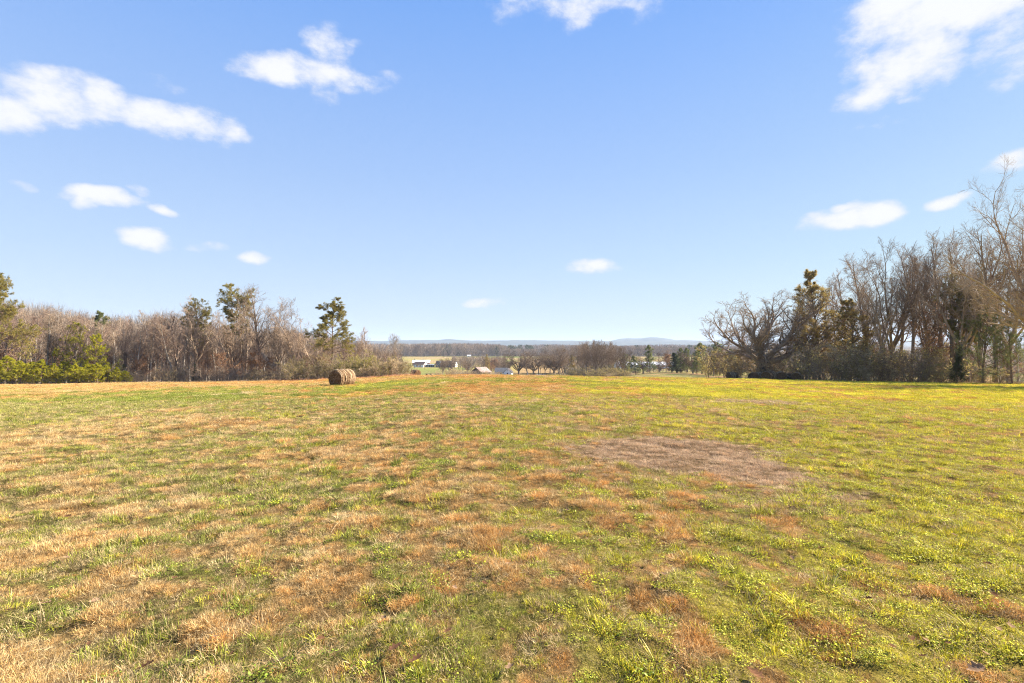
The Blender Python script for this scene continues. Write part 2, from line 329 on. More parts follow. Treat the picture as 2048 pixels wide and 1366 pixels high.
def ground_color(x, y):
    dry, brown, orange, pale, yel, r, u = zones(x, y)
    c = lerp(gcol(yel), dcol(orange, pale), sstep(.25, .75, dry)); c = lerp(c, BRN, brown)
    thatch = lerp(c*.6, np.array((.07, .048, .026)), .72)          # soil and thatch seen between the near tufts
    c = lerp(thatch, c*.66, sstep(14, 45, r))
    px = 1024+F*u; Y = r*np.cos(np.arctan(u))
    # woods floor, valley fields
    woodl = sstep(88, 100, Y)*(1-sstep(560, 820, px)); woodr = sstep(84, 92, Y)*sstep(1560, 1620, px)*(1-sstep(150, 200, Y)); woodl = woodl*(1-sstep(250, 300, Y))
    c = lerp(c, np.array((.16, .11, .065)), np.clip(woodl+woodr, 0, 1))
    v = sstep(95, 130, Y)
    bankc = lerp(np.array((.19, .15, .07)), np.array((.12, .15, .04)), fbm(x/22, y/22, 40))
    bankc = lerp(bankc, np.array((.27, .17, .085)), sstep(.45, .62, fbm(x/9, y/9, 41)))
    c = lerp(c, bankc, v*np.clip(1-woodl-woodr, 0, 1))
    val = lerp(np.array((.25, .21, .07)), np.array((.28, .20, .10)), sstep(.4, .62, fbm(x/90, y/150, 42, 3)))
    val = lerp(val, np.array((.16, .19, .045)), .8*sstep(.55, .68, fbm(x/80, y/60, 43, 3)))
    val = lerp(val, np.array((.27, .175, .085)), .9*sstep(1010, 1050, px)*(1-sstep(1130, 1180, px))*sstep(310, 340, Y)*(1-sstep(600, 700, Y)))
    val = lerp(val, np.array((.17, .18, .05)), .8*(1-sstep(890, 930, px))*(1-sstep(430, 440, Y)))
    c = lerp(c, val, sstep(250, 320, Y)*(1-sstep(1180, 1300, px)*.6)*(1-np.clip(sstep(1500, 1600, px), 0, 1)))
    c = lerp(c, np.array((.13, .10, .07)), sstep(830, 900, Y)*sstep(.35, .6, fbm(x/500, y/500, 44, 3)+sstep(900, 830, Y)*0+.15))
    return c

ang_in = np.linspace(-58, 58, 465); ang_out = np.linspace(58, 302, 125)[1:-1]
ang = np.radians(np.concatenate([ang_in, ang_out])); na = len(ang)
rad = np.exp(np.linspace(math.log(.35), math.log(17000), 380)); nr = len(rad)
A, RR = np.meshgrid(ang, rad); gx, gy = np.sin(A)*RR, np.cos(A)*RR
gz = H(gx, gy)
V = np.stack([gx, gy, gz], -1).reshape(-1, 3); V = np.vstack([V, [[0, 0, float(H(0., 0.01))]]])
ii, jj = np.meshgrid(np.arange(nr-1), np.arange(na), indexing='ij'); j2 = (jj+1) % na
Fq = np.stack([ii*na+jj, (ii+1)*na+jj, (ii+1)*na+j2, ii*na+j2], -1).reshape(-1, 4)
Fq = Fq[:, ::-1]
Ft = np.stack([np.full(na, nr*na), np.arange(na), (np.arange(na)+1) % na], -1)[:, ::-1]
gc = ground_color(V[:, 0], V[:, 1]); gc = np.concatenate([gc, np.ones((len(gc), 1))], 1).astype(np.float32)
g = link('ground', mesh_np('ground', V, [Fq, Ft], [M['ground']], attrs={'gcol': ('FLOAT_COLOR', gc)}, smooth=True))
tag(g, 'rolling hay field sloping down to the farm valley', 'field', kind='structure')

# ------------------------------------------------------------------ grass cover (instanced tufts)
def blades(n, rad, lmin, lmax, w, out, droop, seed, curl=.0, z0=0, segs=3):
    g = np.random.default_rng(seed)
    a = g.uniform(0, 2*np.pi, n); rr = rad*np.sqrt(g.uniform(0, 1, n))
    base = np.stack([np.cos(a)*rr, np.sin(a)*rr, np.full(n, z0)-.004], -1)
    a2 = a+g.normal(0, .8, n); tilt = np.abs(g.normal(out, out*.5+.1, n))*(.35+rr/rad*.65)
    L = g.uniform(lmin, lmax, n)
    d = np.stack([np.cos(a2)*np.sin(tilt), np.sin(a2)*np.sin(tilt), np.cos(tilt)], -1)
    side = norm(np.stack([-np.sin(a2), np.cos(a2), np.zeros(n)], -1)+g.normal(0, .35, (n, 3)))
    pts = [base]; p = base
    for k in range(segs):
        d = norm(d+np.array([0, 0, -1])*droop*g.uniform(.3, 1.3, (n, 1))+g.normal(0, curl, (n, 3)))
        p = p+d*(L/segs)[:, None]; p = np.stack([p[:, 0], p[:, 1], np.maximum(p[:, 2], .002)], -1); pts.append(p)
    V = []; wd = w*g.uniform(.6, 1.3, n)
    for k in range(segs): ww = (wd*(1-.25*k/segs*2))[:, None]/2; V += [pts[k]-side*ww, pts[k]+side*ww]
    V.append(pts[-1]); nv = 2*segs+1
    V = np.stack(V, 1).reshape(-1, 3); b = (np.arange(n)*nv)[:, None]
    q = np.concatenate([b+np.array([2*k, 2*k+1, 2*k+3, 2*k+2]) for k in range(segs-1)]) if segs > 1 else np.zeros((0, 4), int)
    t = b+np.array([2*segs-2, 2*segs-1, 2*segs])
    cv = np.repeat(g.uniform(0, 1, n), nv)
    return V, q, t, cv
def leaflets(n, rad, size, seed, z=.02):
    g = np.random.default_rng(seed)
    a = g.uniform(0, 2*np.pi, n); rr = rad*np.sqrt(g.uniform(0, 1, n)); c = np.stack([np.cos(a)*rr, np.sin(a)*rr, g.uniform(.3, 1.3, n)*z], -1)
    nrm = norm(np.stack([g.normal(0, .5, n), g.normal(0, .5, n), np.ones(n)], -1)); t1 = norm(np.cross(nrm, norm(g.normal(0, 1, (n, 3))))); t2 = np.cross(nrm, t1)
    s = size*g.uniform(.6, 1.3, n)[:, None]
    ks = [(1, 0, 0), (.55, .62, .12), (-.45, .55, .1), (-.8, 0, -.05), (-.45, -.55, .1), (.55, -.62, .12)]
    V = np.stack([c+s*(t1*a_+t2*b_+nrm*c_) for a_, b_, c_ in ks], 1).reshape(-1, 3)
    Fh = (np.arange(n)*6)[:, None]+np.arange(6)
    return V, Fh, np.repeat(g.uniform(0, .78, n), 6)
def merge(parts):
    V = []; FF = {}; CV = []; o = 0
    for p in parts:
        fs = p[1:-1]
        for f in fs:
            if len(f): FF.setdefault(f.shape[1], []).append(f+o)
        V.append(p[0]); CV.append(p[-1]); o += len(p[0])
    return np.vstack(V), [np.vstack(f) for f in FF.values()], np.concatenate(CV)
def proto(name, parts):
    V, Fs, CV = merge(parts)
    me = mesh_np(name, V, Fs, [M['blade']], attrs={'cv': ('FLOAT', CV.astype(np.float32))})
    return bpy.data.objects.new(name, me)
def off(p, dx, dy, sc=1):
    v = p[0].copy()*sc; v[:, 0] += dx; v[:, 1] += dy; return (v, *p[1:])
protos = []
for s in range(4): protos.append(proto('green_tuft', [blades(46, .075, .03, .095, .0042, .8, .16, 100+s, .08), blades(20, .10, .03, .08, .003, 1.2, .1, 140+s, .2)]))        # 0-3
for s in range(4): protos.append(proto('dry_tuft', [blades(150, .085, .022, .075, .0024, .7, .12, 200+s, .28), blades(50, .12, .02, .05, .0022, 1.3, .05, 240+s, .3, segs=2)]))  # 4-7
for s in range(3): protos.append(proto('thatch', [blades(110, .16, .03, .09, .0026, 1.45, .12, 300+s, .15, .006, 2)]))                               # 8-10
for s in range(3): protos.append(proto('low_weed', [leaflets(54, .12, .0095, 400+s, .026), blades(12, .1, .03, .06, .003, .8, .1, 430+s)]))           # 11-13
protos.append(proto('long_stem', [blades(4, .04, .14, .34, .0032, 1.25, .06, 500, .06, .02, 4)]))                                                    # 14
protos.append(proto('coarse_tuft', [blades(34, .05, .10, .22, .007, .95, .2, 510, .06, segs=4)]))                                                   # 15
def cluster(seed, kinds, n, rad):
    g = np.random.default_rng(seed); ps = []
    for k in range(n):
        a = g.uniform(0, 6.28); r_ = rad*math.sqrt(g.uniform()); kd = kinds[g.integers(len(kinds))]
        if kd == 'g': p = blades(34, .12, .04, .11, .007, .75, .14, seed*99+k, .1, segs=2)
        elif kd == 'd': p = blades(60, .15, .03, .08, .006, .8, .1, seed*99+k, .25, segs=2)
        else: p = blades(34, .2, .04, .12, .006, 1.4, .1, seed*99+k, .15, .008, 2)
        ps.append(off(p, math.cos(a)*r_, math.sin(a)*r_))
    return ps
for s in range(3): protos.append(proto('green_patch', cluster(600+s, 'ggt', 16, .42)))    # 16-18
for s in range(3): protos.append(proto('dry_patch', cluster(620+s, 'ddt', 16, .42)))      # 19-21

def scatter(n_per, Ya, Yb, seed, umax=1.1):
    g = np.random.default_rng(seed)
    mg = 5.0                                    # also covers a few metres to either side of the view
    ys = np.linspace(Ya, Yb, 400); w = umax*ys+mg; n = int(2*w.mean()*(Yb-Ya)*n_per); cdf = np.cumsum(w); cdf = cdf/cdf[-1]
    Y = np.interp(g.uniform(0, 1, n), cdf, ys); X = g.uniform(-1, 1, n)*(umax*Y+mg)
    return X, Y, g
pts, idx, scl, tcl = [], [], [], []
def add_pts(X, Y, kind, sc, col):
    z = H(X, Y); pts.append(np.stack([X, Y, z-.003], -1)); idx.append(kind.astype(np.int32)); scl.append(sc.astype(np.float32)); tcl.append(col.astype(np.float32))
for (n_per, Ya, Yb, mul, seed) in ((420, .6, 5.5, .68, 1), (210, 5.5, 11, .8, 2), (90, 11, 24, 1.05, 3)):
    X, Y, g = scatter(n_per, Ya, Yb, seed); n = len(X)
    dry, brown, orange, pale, yel, r, u = zones(X, Y)
    isdry = g.uniform(0, 1, n) < sstep(.0, 1.0, dry+g.normal(0, .12, n)); isbr = g.uniform(0, 1, n) < brown
    wet = np.clip(.2+.5*u+(fbm(X/1.1, Y/1.1, 60)-.5)*1.6+.3*(1-sstep(6, 14, r)), 0, 1)*(g.uniform(0, 1, n) < .55)
    kind = np.where(isdry, g.integers(4, 8, n), g.integers(0, 4, n))
    kind = np.where(~isdry & (g.uniform(0, 1, n) < wet), g.integers(11, 14, n), kind)
    kind = np.where(g.uniform(0, 1, n) < .34-.14*np.clip(u, -1, 1), g.integers(8, 11, n), kind)
    kind = np.where(~isdry & (g.uniform(0, 1, n) < .022), 15, kind)
    kind = np.where(g.uniform(0, 1, n) < .006, 14, kind)
    kind = np.where(isbr, np.where(g.uniform(0, 1, n) < .5, g.integers(8, 11, n), g.integers(4, 8, n)), kind)
    or2 = np.clip(orange*.8+g.normal(0, .3, n), 0, 1); cd_ = dcol(or2, np.clip(pale+.15*g.uniform(0, 1, n), 0, 1)); cg_ = gcol(np.clip(yel+g.normal(0, .33, n), 0, 1))
    col = np.where(((kind >= 4) & (kind < 8))[:, None], cd_, cg_)
    col = np.where(((kind >= 8) & (kind < 11))[:, None], lerp(lerp(cd_*.6, (.15, .095, .05), g.uniform(0, 1, n)), (.66, .50, .25), g.uniform(0, 1, n)**1.2), col)
    wcol = lerp((.18, .235, .03), (.44, .42, .03), np.clip(.15+.7*u+g.normal(0, .25, n)+.25, 0, 1)); col = np.where(((kind >= 11) & (kind < 14))[:, None], wcol, col)
    col = np.where((kind == 14)[:, None], np.array((.46, .36, .2)), col)
    col = np.where(isbr[:, None], lerp((.37, .235, .135), (.60, .43, .28), g.uniform(0, 1, n)), col)
    col = col*(g.uniform(.62, 1.3, n)[:, None])
    sc = g.uniform(.65, 1.25, n)*mul*np.where(isbr, .95, 1)*np.where(isdry, .75+.5*sstep(.5, 1.1, dry), .9)*(.66+.7*sstep(.3, .7, fbm(X/.22, Y/.22, 61, 2)))*np.where(isdry, .85, 1)
    add_pts(X, Y, kind, sc, col)
for (n_per, Ya, Yb, mul, seed) in ((7.5, 24, 45, .9, 4), (3.6, 45, 92, 1.05, 5)):
    X, Y, g = scatter(n_per, Ya, Yb, seed); n = len(X)
    dry, brown, orange, pale, yel, r, u = zones(X, Y)
    isdry = g.uniform(0, 1, n) < sstep(.05, .95, dry); isbr = g.uniform(0, 1, n) < brown
    kind = np.where(isdry, g.integers(19, 22, n), g.integers(16, 19, n))
    col = np.where(isdry[:, None], dcol(np.clip(orange+g.normal(0, .2, n), 0, 1), pale), gcol(np.clip(yel+g.normal(0, .15, n), 0, 1)))
    col = np.where(isbr[:, None], np.array((.47, .31, .165)), col)*(g.uniform(.62, 1.22, n)[:, None])
    add_pts(X, Y, kind, g.uniform(.6, 1.2, n)*mul, col)
g = np.random.default_rng(77)      # taller rusty weeds left standing along both wood edges
for (p0, p1, ya, yb, n, cl) in ((-60, 540, 82, 86, 420, (.34, .22, .12)), (540, 830, 80, 85, 420, (.46, .22, .10)), (1470, 2080, 0, 0, 520, (.40, .29, .14))):
    px = g.uniform(p0, p1, n); Y = g.uniform(ya, yb, n) if ya else np.interp(px, [1470, 1600, 1900, 2080], [88, 83, 70, 62])+g.uniform(-1.2, 2.0, n); X = (px-1024)/F*Y
    add_pts(X, Y, g.integers(4, 8, n), g.uniform(3.5, 8, n), np.array(cl)*g.uniform(.6, 1.4, (n, 1)))
pts = np.vstack(pts); idx = np.concatenate(idx); scl = np.concatenate(scl); tcl = np.vstack(tcl)
print('grass instances', len(pts))
gm = bpy.data.meshes.new('grass'); gm.vertices.add(len(pts)); gm.vertices.foreach_set('co', pts.astype(np.float32).ravel())
for an, ty, arr, fld in (('idx', 'INT', idx, 'value'), ('scl', 'FLOAT', scl, 'value'), ('tcol', 'FLOAT_VECTOR', tcl, 'vector'),
                         ('rot', 'FLOAT_VECTOR', np.stack([rng.normal(0, .1, len(pts)), rng.normal(0, .1, len(pts)), rng.uniform(0, 6.283, len(pts))], -1).astype(np.float32), 'vector')):
    a = gm.attributes.new(an, ty, 'POINT'); a.data.foreach_set(fld, arr.ravel())
gm.materials.append(M['blade'])
grass = link('grass', gm); tag(grass, 'mown grass, half straw coloured and half green, covering the field', 'grass', kind='stuff')
ng = bpy.data.node_groups.new('grass_cover', 'GeometryNodeTree')
ng.interface.new_socket('Geometry', in_out='INPUT', socket_type='NodeSocketGeometry'); ng.interface.new_socket('Geometry', in_out='OUTPUT', socket_type='NodeSocketGeometry')
gi = ng.nodes.new('NodeGroupInput'); go = ng.nodes.new('NodeGroupOutput'); iop = ng.nodes.new('GeometryNodeInstanceOnPoints'); jg = ng.nodes.new('GeometryNodeJoinGeometry')
nodes = []
for o in protos:
    oi = ng.nodes.new('GeometryNodeObjectInfo'); oi.inputs['Object'].default_value = o; oi.inputs['As Instance'].default_value = True; nodes.append(oi)
for oi in reversed(nodes): ng.links.new(oi.outputs['Geometry'], jg.inputs[0])
def nattr(nm, ty):
    n = ng.nodes.new('GeometryNodeInputNamedAttribute'); n.data_type = ty; n.inputs[0].default_value = nm; return n.outputs[0]
ng.links.new(gi.outputs[0], iop.inputs['Points']); ng.links.new(jg.outputs[0], iop.inputs['Instance']); iop.inputs['Pick Instance'].default_value = True
ng.links.new(nattr('idx', 'INT'), iop.inputs['Instance Index']); ng.links.new(nattr('scl', 'FLOAT'), iop.inputs['Scale'])
e2r = ng.nodes.new('FunctionNodeEulerToRotation'); ng.links.new(nattr('rot', 'FLOAT_VECTOR'), e2r.inputs[0]); ng.links.new(e2r.outputs[0], iop.inputs['Rotation'])
ng.links.new(iop.outputs[0], go.inputs[0])
md = grass.modifiers.new('cover', 'NODES'); md.node_group = ng

# ------------------------------------------------------------------ branches
def tubes(PL):
    """PL: list of (P (m,n,3), Rd (m,n), sides) -> verts, faces"""
    VV, FF, o = [], [], 0
    for Pp, Rd, k in PL:
        m, n = Pp.shape[:2]
        if m == 0: continue
        T = np.empty_like(Pp); T[:, 1:-1] = Pp[:, 2:]-Pp[:, :-2]; T[:, 0] = Pp[:, 1]-Pp[:, 0]; T[:, -1] = Pp[:, -1]-Pp[:, -2]; T = norm(T)
        ref = np.where(np.abs(T[:, :1, 2:3]) > .9, np.array([1., 0, 0]), np.array([0, 0, 1.]))
        A_ = norm(np.cross(T, np.broadcast_to(ref, T.shape))); B_ = np.cross(T, A_)
        ph = np.arange(k)*2*np.pi/k
        V = Pp[:, :, None, :]+Rd[:, :, None, None]*(A_[:, :, None, :]*np.cos(ph)[None, None, :, None]+B_[:, :, None, :]*np.sin(ph)[None, None, :, None])
        VV.append(V.reshape(-1, 3))
        mi, ni, ki = np.meshgrid(np.arange(m), np.arange(n-1), np.arange(k), indexing='ij')
        b = mi*n*k+ni*k; k2 = (ki+1) % k
        FF.append((np.stack([b+ki, b+k2, b+k+k2, b+k+ki], -1)+o).reshape(-1, 4)); o += m*n*k
    return np.vstack(VV), np.vstack(FF)
def walk(g, p0, d0, L, nseg, wander, up, grav=0):
    pts = [p0]; p = p0; d = d0
    for k in range(nseg):
        d = norm(d+g.normal(0, wander, d.shape)+np.array([0, 0, 1.])*up)
        p = p+d*(L/nseg)[:, None]; pts.append(p)
    return np.stack(pts, 1)
def along(Pp, t):
    n = Pp.shape[1]-1; f = np.clip(t, 0, .9999)*n; i = f.astype(int); w = (f-i)[:, None]; m = np.arange(len(Pp))
    return Pp[m, i]*(1-w)+Pp[m, i+1]*w, norm(Pp[m, i+1]-Pp[m, i])
def kids(g, Pp, Rd, L, n, t0, t1, ang, ratio, nseg, wander, up, rr=.55, rmin=.008, lt=.5, spread=.25, sides=4):
    m = len(Pp); idx = np.repeat(np.arange(m), n)
    t = t0+(t1-t0)*((np.tile(np.arange(n), m)+g.uniform(0, 1, m*n))/n)
    pos, tan = along(Pp[idx], t)
    nn = Rd.shape[1]-1; ri = Rd[idx, np.clip((t*nn).astype(int), 0, nn)]
    q = norm(np.cross(tan, norm(g.normal(0, 1, tan.shape)))); a = ang*(1+g.normal(0, spread, len(t)))
    d = norm(tan*np.cos(a)[:, None]+q*np.sin(a)[:, None])
    Lc = L[idx]*ratio*(1-lt*((t-t0)/max(t1-t0, .01))**1.5)*g.uniform(.6, 1.2, len(t))
    Pc = walk(g, pos, d, Lc, nseg, wander, up)
    r0 = np.maximum(np.minimum(ri*rr, ri*.9), rmin)
    Rc = np.maximum(r0[:, None]*np.linspace(1, .35, nseg+1)[None], rmin*.7)
    return Pc, Rc, Lc, sides
def mk_bare(name, seed, h, lead=1.0, r=.2, fork=None, n1=16, t1=.3, ang1=.75, ratio1=.42, up1=.12, n2=8, n3=6, n4=5, lean=(0, 0), twig='twig', bark='bark', leaves=None, even=False, wander=.05, rmin=.011, spread_r=None, t1b=.97):
    """leafless tree: returns (trunk mesh, crown mesh, height)"""
    g = np.random.default_rng(seed)
    base = np.array([[0, 0, -.35]]); d0 = norm(np.array([[lean[0], lean[1], 1.]]))
    if fork is None:
        ns = 12; Pt = walk(g, base, d0, np.array([h*lead]), ns, wander, .04); Rt = (r*np.linspace(1, .12, ns+1)**.8)[None]*1.0; Rt[0, 0] *= 1.35; Lt = np.array([h*lead])
        c1 = kids(g, Pt, Rt, Lt, n1, t1, t1b, ang1, ratio1, 7, .10, up1, .5, .02, .62, sides=5)
        top = (Pt, Rt)
        lv = [c1]; prim = c1
    else:
        hb, nl, fa, fl = fork      # height of the fork, limbs, spread angle, limb length
        ns = 5; Pt = walk(g, base, d0, np.array([hb+.35]), ns, wander*.6, .03); Rt = (r*np.linspace(1, .8, ns+1))[None].copy(); Rt[0, 0] *= 1.4
        a = np.arange(nl)*2*np.pi/nl+g.uniform(0, 1, nl); fa_ = fa*g.uniform(.35, 1.15, nl)
        if even: a = np.arange(nl)*2.4+g.uniform(-.15, .15, nl); fa_ = fa*np.sqrt((np.arange(nl)+.6)/nl)*g.uniform(.92, 1.05, nl)
        d = np.stack([np.cos(a)*np.sin(fa_), np.sin(a)*np.sin(fa_), np.cos(fa_)], -1)
        tt = g.uniform(.72, 1.0, nl); pos = along(np.repeat(Pt, nl, 0), tt)[0]; Lf = fl*g.uniform(.8, 1.12, nl)
        Pf = walk(g, pos, d, Lf, 12, .15, up1); Rf = (r*.62*g.uniform(.7, 1, nl))[:, None]*np.linspace(1, .12, 13)[None]
        c1 = kids(g, Pf, Rf, Lf, n1, .16, 1, ang1, ratio1, 6, .15, up1*.8, .5, .02, .35, sides=5)
        lv = [(Pf, Rf, Lf, 6), c1]; prim = c1
    if fork is not None:
        prim = tuple(np.concatenate([a_, b_]) if np.ndim(a_) and a_.shape[1:] == b_.shape[1:] else b_ for a_, b_ in zip((c1[0], c1[1], c1[2]), (c1[0][:0], c1[1][:0], c1[2][:0])))+(5,)
    c2 = kids(g, prim[0], prim[1], prim[2], n2, .12, 1, .72, .52, 5, .13, .05, .55, .013, .3, sides=4)
    c3 = kids(g, c2[0], c2[1], c2[2], n3, .12, 1, .68, .55, 3, .13, .05, .6, rmin*.9, .25, sides=3)
    lv += [c2, c3]
    if n4:
        c4 = kids(g, c3[0], c3[1], c3[2], n4, .1, 1, .62, .72, 2, .12, .05, .7, rmin*.45, .2, sides=3); lv.append(c4)
    V, Fc = tubes([(Pt, Rt, 8)]); tm = mesh_np(name+'_trunk', V, Fc, [M[bark]], smooth=True)
    V, Fc = tubes([(p, rd, s) for p, rd, L_, s in lv])
    top = np.percentile(V[:, 2], 99.9)
    cm = mesh_np(name+'_crown', V, Fc, [M[twig]], smooth=False)
    lm = None
    if leaves:
        nlv, size, mt, zlo, zhi = leaves
        src = np.concatenate([c3[0][:, 1:].reshape(-1, 3)]+([lv[-1][0][:, 1:].reshape(-1, 3)] if n4 else []))
        src = src[(src[:, 2] > zlo*top) & (src[:, 2] < zhi*top)]
        V, Fc, cv = quads(g, src[g.integers(0, len(src), nlv)]+g.normal(0, .08, (nlv, 3)), size); lm = mesh_np(name+'_leaves', V, Fc, [M[mt]], attrs={'cv': ('FLOAT', cv)})
    return dict(kind='bare', trunk=tm, crown=cm, leaves=lm, h=float(top), w=float(np.percentile(np.hypot(V[:, 0], V[:, 1]), 97)))
def quads(g, c, size):
    n = len(c); nrm = norm(g.normal(0, 1, (n, 3))); t1 = norm(np.cross(nrm, norm(g.normal(0, 1, (n, 3))))); t2 = np.cross(nrm, t1)
    s = (size*g.uniform(.6, 1.4, n))[:, None]
    V = np.stack([c+t1*s, c+t2*s*.55+nrm*s*.12, c-t1*s*.9, c-t2*s*.55+nrm*s*.1], 1).reshape(-1, 3)
    return V, (np.arange(n)*4)[:, None]+np.arange(4), np.repeat(g.uniform(0, 1, n), 4).astype(np.float32)
def needles(g, c, d, k, L, w, spread=.9):
    """k needles fanning from each point c along direction d"""
    n = len(c)*k; cc = np.repeat(c, k, 0)+g.normal(0, L*.22, (n, 3)); dd = norm(np.repeat(d, k, 0)+g.normal(0, spread, (n, 3)))
    s = norm(np.cross(dd, g.normal(0, 1, (n, 3))))*w; LL = (L*g.uniform(.6, 1.2, n))[:, None]
    V = np.stack([cc-s, cc+s, cc+dd*LL], 1).reshape(-1, 3)
    cv = np.clip(np.repeat(np.repeat(g.uniform(0, 1, len(c)), k)*.65+g.uniform(0, .35, n), 3), 0, 1).astype(np.float32)
    return V, (np.arange(n)*3)[:, None]+np.arange(3), cv
def mk_pine(name, seed, h, r=.2, n1=26, t1=.45, prof=None, ang=1.25, up=.02, n2=5, n3=4, tuft=14, nl=.22, nw=.014, mat='needle_old', lean=(0, 0), twander=.03, flat=False, lt_in=.25, spread=.9, bare=0):
    """pine or cedar: trunk, limbs and a crown of many small needle tufts; prof(t) gives limb length"""
    g = np.random.default_rng(seed)
    ns = 12; Pt = walk(g, np.array([[0, 0, -.3]]), norm(np.array([[lean[0], lean[1], 1.]])), np.array([h+.3]), ns, twander, .05); Rt = (r*np.linspace(1, .1, ns+1))[None]; 
    t = t1+(1-t1)*((np.arange(n1)+g.uniform(0, 1, n1))/n1); t = np.clip(t, 0, .985)
    pos, tan = along(np.repeat(Pt, n1, 0), t)
    a = np.arange(n1)*2.4+g.uniform(-.5, .5, n1); an = ang*(1+g.normal(0, .12, n1))-.55*(t-t1)/(1-t1)
    d = norm(np.stack([np.cos(a)*np.sin(an), np.sin(a)*np.sin(an), np.cos(an)], -1))
    L1 = np.array([prof((q-t1)/(1-t1)) for q in t])*g.uniform(.65, 1.2, n1)
    P1 = walk(g, pos, d, L1, 7, .10, up); R1 = np.maximum((r*.3*np.clip(L1/2.5, .25, 1))[:, None]*np.linspace(1, .2, 8)[None], .012)
    c1 = (P1, R1, L1, 5)
    c2 = kids(g, P1, R1, L1, n2, lt_in, 1, .8, .42, 4, .12, .05, .55, .012, .5, sides=4)
    c3 = kids(g, c2[0], c2[1], c2[2], n3, .2, 1, .7, .5, 2, .12, .06, .6, .01, .4, sides=3)
    C_ = []; D__ = []
    for c, k0 in ((c3, 1), (c2, 2)):
        for q in range(k0, c[0].shape[1]):
            C_.append(c[0][:, q]); D__.append(norm(c[0][:, q]-c[0][:, q-1]))
    C_.append(P1[:, -1]); D__.append(norm(P1[:, -1]-P1[:, -2])); C_.append(P1[:, -2]); D__.append(norm(P1[:, -1]-P1[:, -2]))
    C_.append(Pt[:, -1]); D__.append(np.array([[0, 0, 1.]]))
    C_ = np.vstack(C_); D__ = np.vstack(D__)
    if flat: D__[:, 2] = np.abs(D__[:, 2])+.3
    V, Fc, cv = needles(g, C_, norm(D__), tuft, nl, nw, spread)
    nm = mesh_np(name+'_needles', V, Fc, [M[mat]], attrs={'cv': ('FLOAT', cv)})
    w = float(np.percentile(np.hypot(V[:, 0], V[:, 1]), 97)); top = float(np.percentile(V[:, 2], 99.7))
    Vt, Ft_ = tubes([(Pt, Rt, 8)]); tm = mesh_np(name+'_trunk', Vt, Ft_, [M['pinebark']], smooth=True)
    Vl, Fl = tubes([(c[0], c[1], c[3]) for c in (c1, c2, c3)]); lm = mesh_np(name+'_limbs', Vl, Fl, [M['pinebark']])
    return dict(kind='pine', trunk=tm, limbs=lm, crown=nm, h=top, w=w)
def mk_shrub(name, seed, h, w, nst=16, leaves=6000, lsize=.05, mat='olive', twig='twig', n3=5):
    g = np.random.default_rng(seed)
    a = g.uniform(0, 6.28, nst); rr = w*.28*np.sqrt(g.uniform(0, 1, nst)); p0 = np.stack([np.cos(a)*rr, np.sin(a)*rr, np.full(nst, -.15)], -1)
    tl = g.uniform(.1, .85, nst)*(.3+rr/(w*.28)*.7); d = norm(np.stack([np.cos(a)*np.sin(tl), np.sin(a)*np.sin(tl), np.cos(tl)], -1)); L = h*g.uniform(.6, 1.08, nst)
    Pm = walk(g, p0, d, L, 7, .13, .03); Rm = (.035*h/3)*np.linspace(1, .25, 8)[None]*g.uniform(.6, 1, nst)[:, None]
    c1 = kids(g, Pm, Rm, L, 7, .12, 1, .8, .4, 4, .15, .04, .55, .01, .45, sides=4)
    c2 = kids(g, c1[0], c1[1], c1[2], 6, .1, 1, .8, .5, 3, .16, .03, .6, .008, .4, sides=3)
    c3 = kids(g, c2[0], c2[1], c2[2], n3, .1, 1, .8, .55, 2, .15, .02, .6, .006, .4, sides=3)
    V, Fc = tubes([(Pm, Rm, 5), c1[:2]+(4,), c2[:2]+(3,), c3[:2]+(3,)]); V[:, 2] = np.maximum(V[:, 2], -.15)
    sm = mesh_np(name+'_stems', V, Fc, [M[twig]])
    out = dict(kind='shrub', crown=sm, h=float(np.percentile(V[:, 2], 99.5)), w=float(np.percentile(np.hypot(V[:, 0], V[:, 1]), 96)), leaves=None)
    if leaves:
        src = np.concatenate([c3[0].reshape(-1, 3), c2[0].reshape(-1, 3)]); c = src[g.integers(0, len(src), leaves)]+g.normal(0, .06, (leaves, 3)); c[:, 2] = np.maximum(c[:, 2], .05)
        Vq, Fq_, cv = quads(g, c, lsize); out['leaves'] = mesh_np(name+'_leaves', Vq, Fq_, [M[mat]], attrs={'cv': ('FLOAT', cv)})
    return out

PR = {}
for s in range(5): PR['forest%d' % s] = mk_bare('forest', 10+s, 15, bark=('bark_pale', 'bark')[s % 2], r=.19, n1=20, t1=.32, ang1=.62, ratio1=.28, up1=.10, n2=6, n3=5, n4=3, twig=('twig', 'twig_red')[s % 2], rmin=.012)
for s in range(3): PR['leafy%d' % s] = mk_bare('leafy', 30+s, 9, r=.09, n1=20, t1=.15, ang1=.85, ratio1=.34, up1=.05, n2=6, n3=5, n4=3, twig='twig_red', leaves=(4200, .085, 'russet', .12, .8), rmin=.010)
for s in range(3): PR['tall%d' % s] = mk_bare('tall', 50+s, 18, r=.24, n1=22, t1=.30, ang1=.6, ratio1=.30, up1=.11, n2=6, n3=5, n4=4)
for s in range(3): PR['vase%d' % s] = mk_bare('vase', 60+s, 18, r=.30, fork=(4.2, 5, .50, 12.5), n1=11, ang1=.7, ratio1=.30, up1=.045, n2=6, n3=5, n4=5, wander=.06)
PR['oak0'] = mk_bare('oak', 71, 15, even=True, r=.55, fork=(3.0, 14, 1.30, 10.5), n1=14, ang1=.75, ratio1=.28, up1=.03, n2=6, n3=5, n4=5, bark='bark', rmin=.011)
PR['oak1'] = mk_bare('oak', 72, 12, even=True, r=.4, fork=(3.0, 7, .85, 9.0), n1=12, ang1=.75, ratio1=.32, up1=.06, n2=6, n3=5, n4=5, rmin=.014)
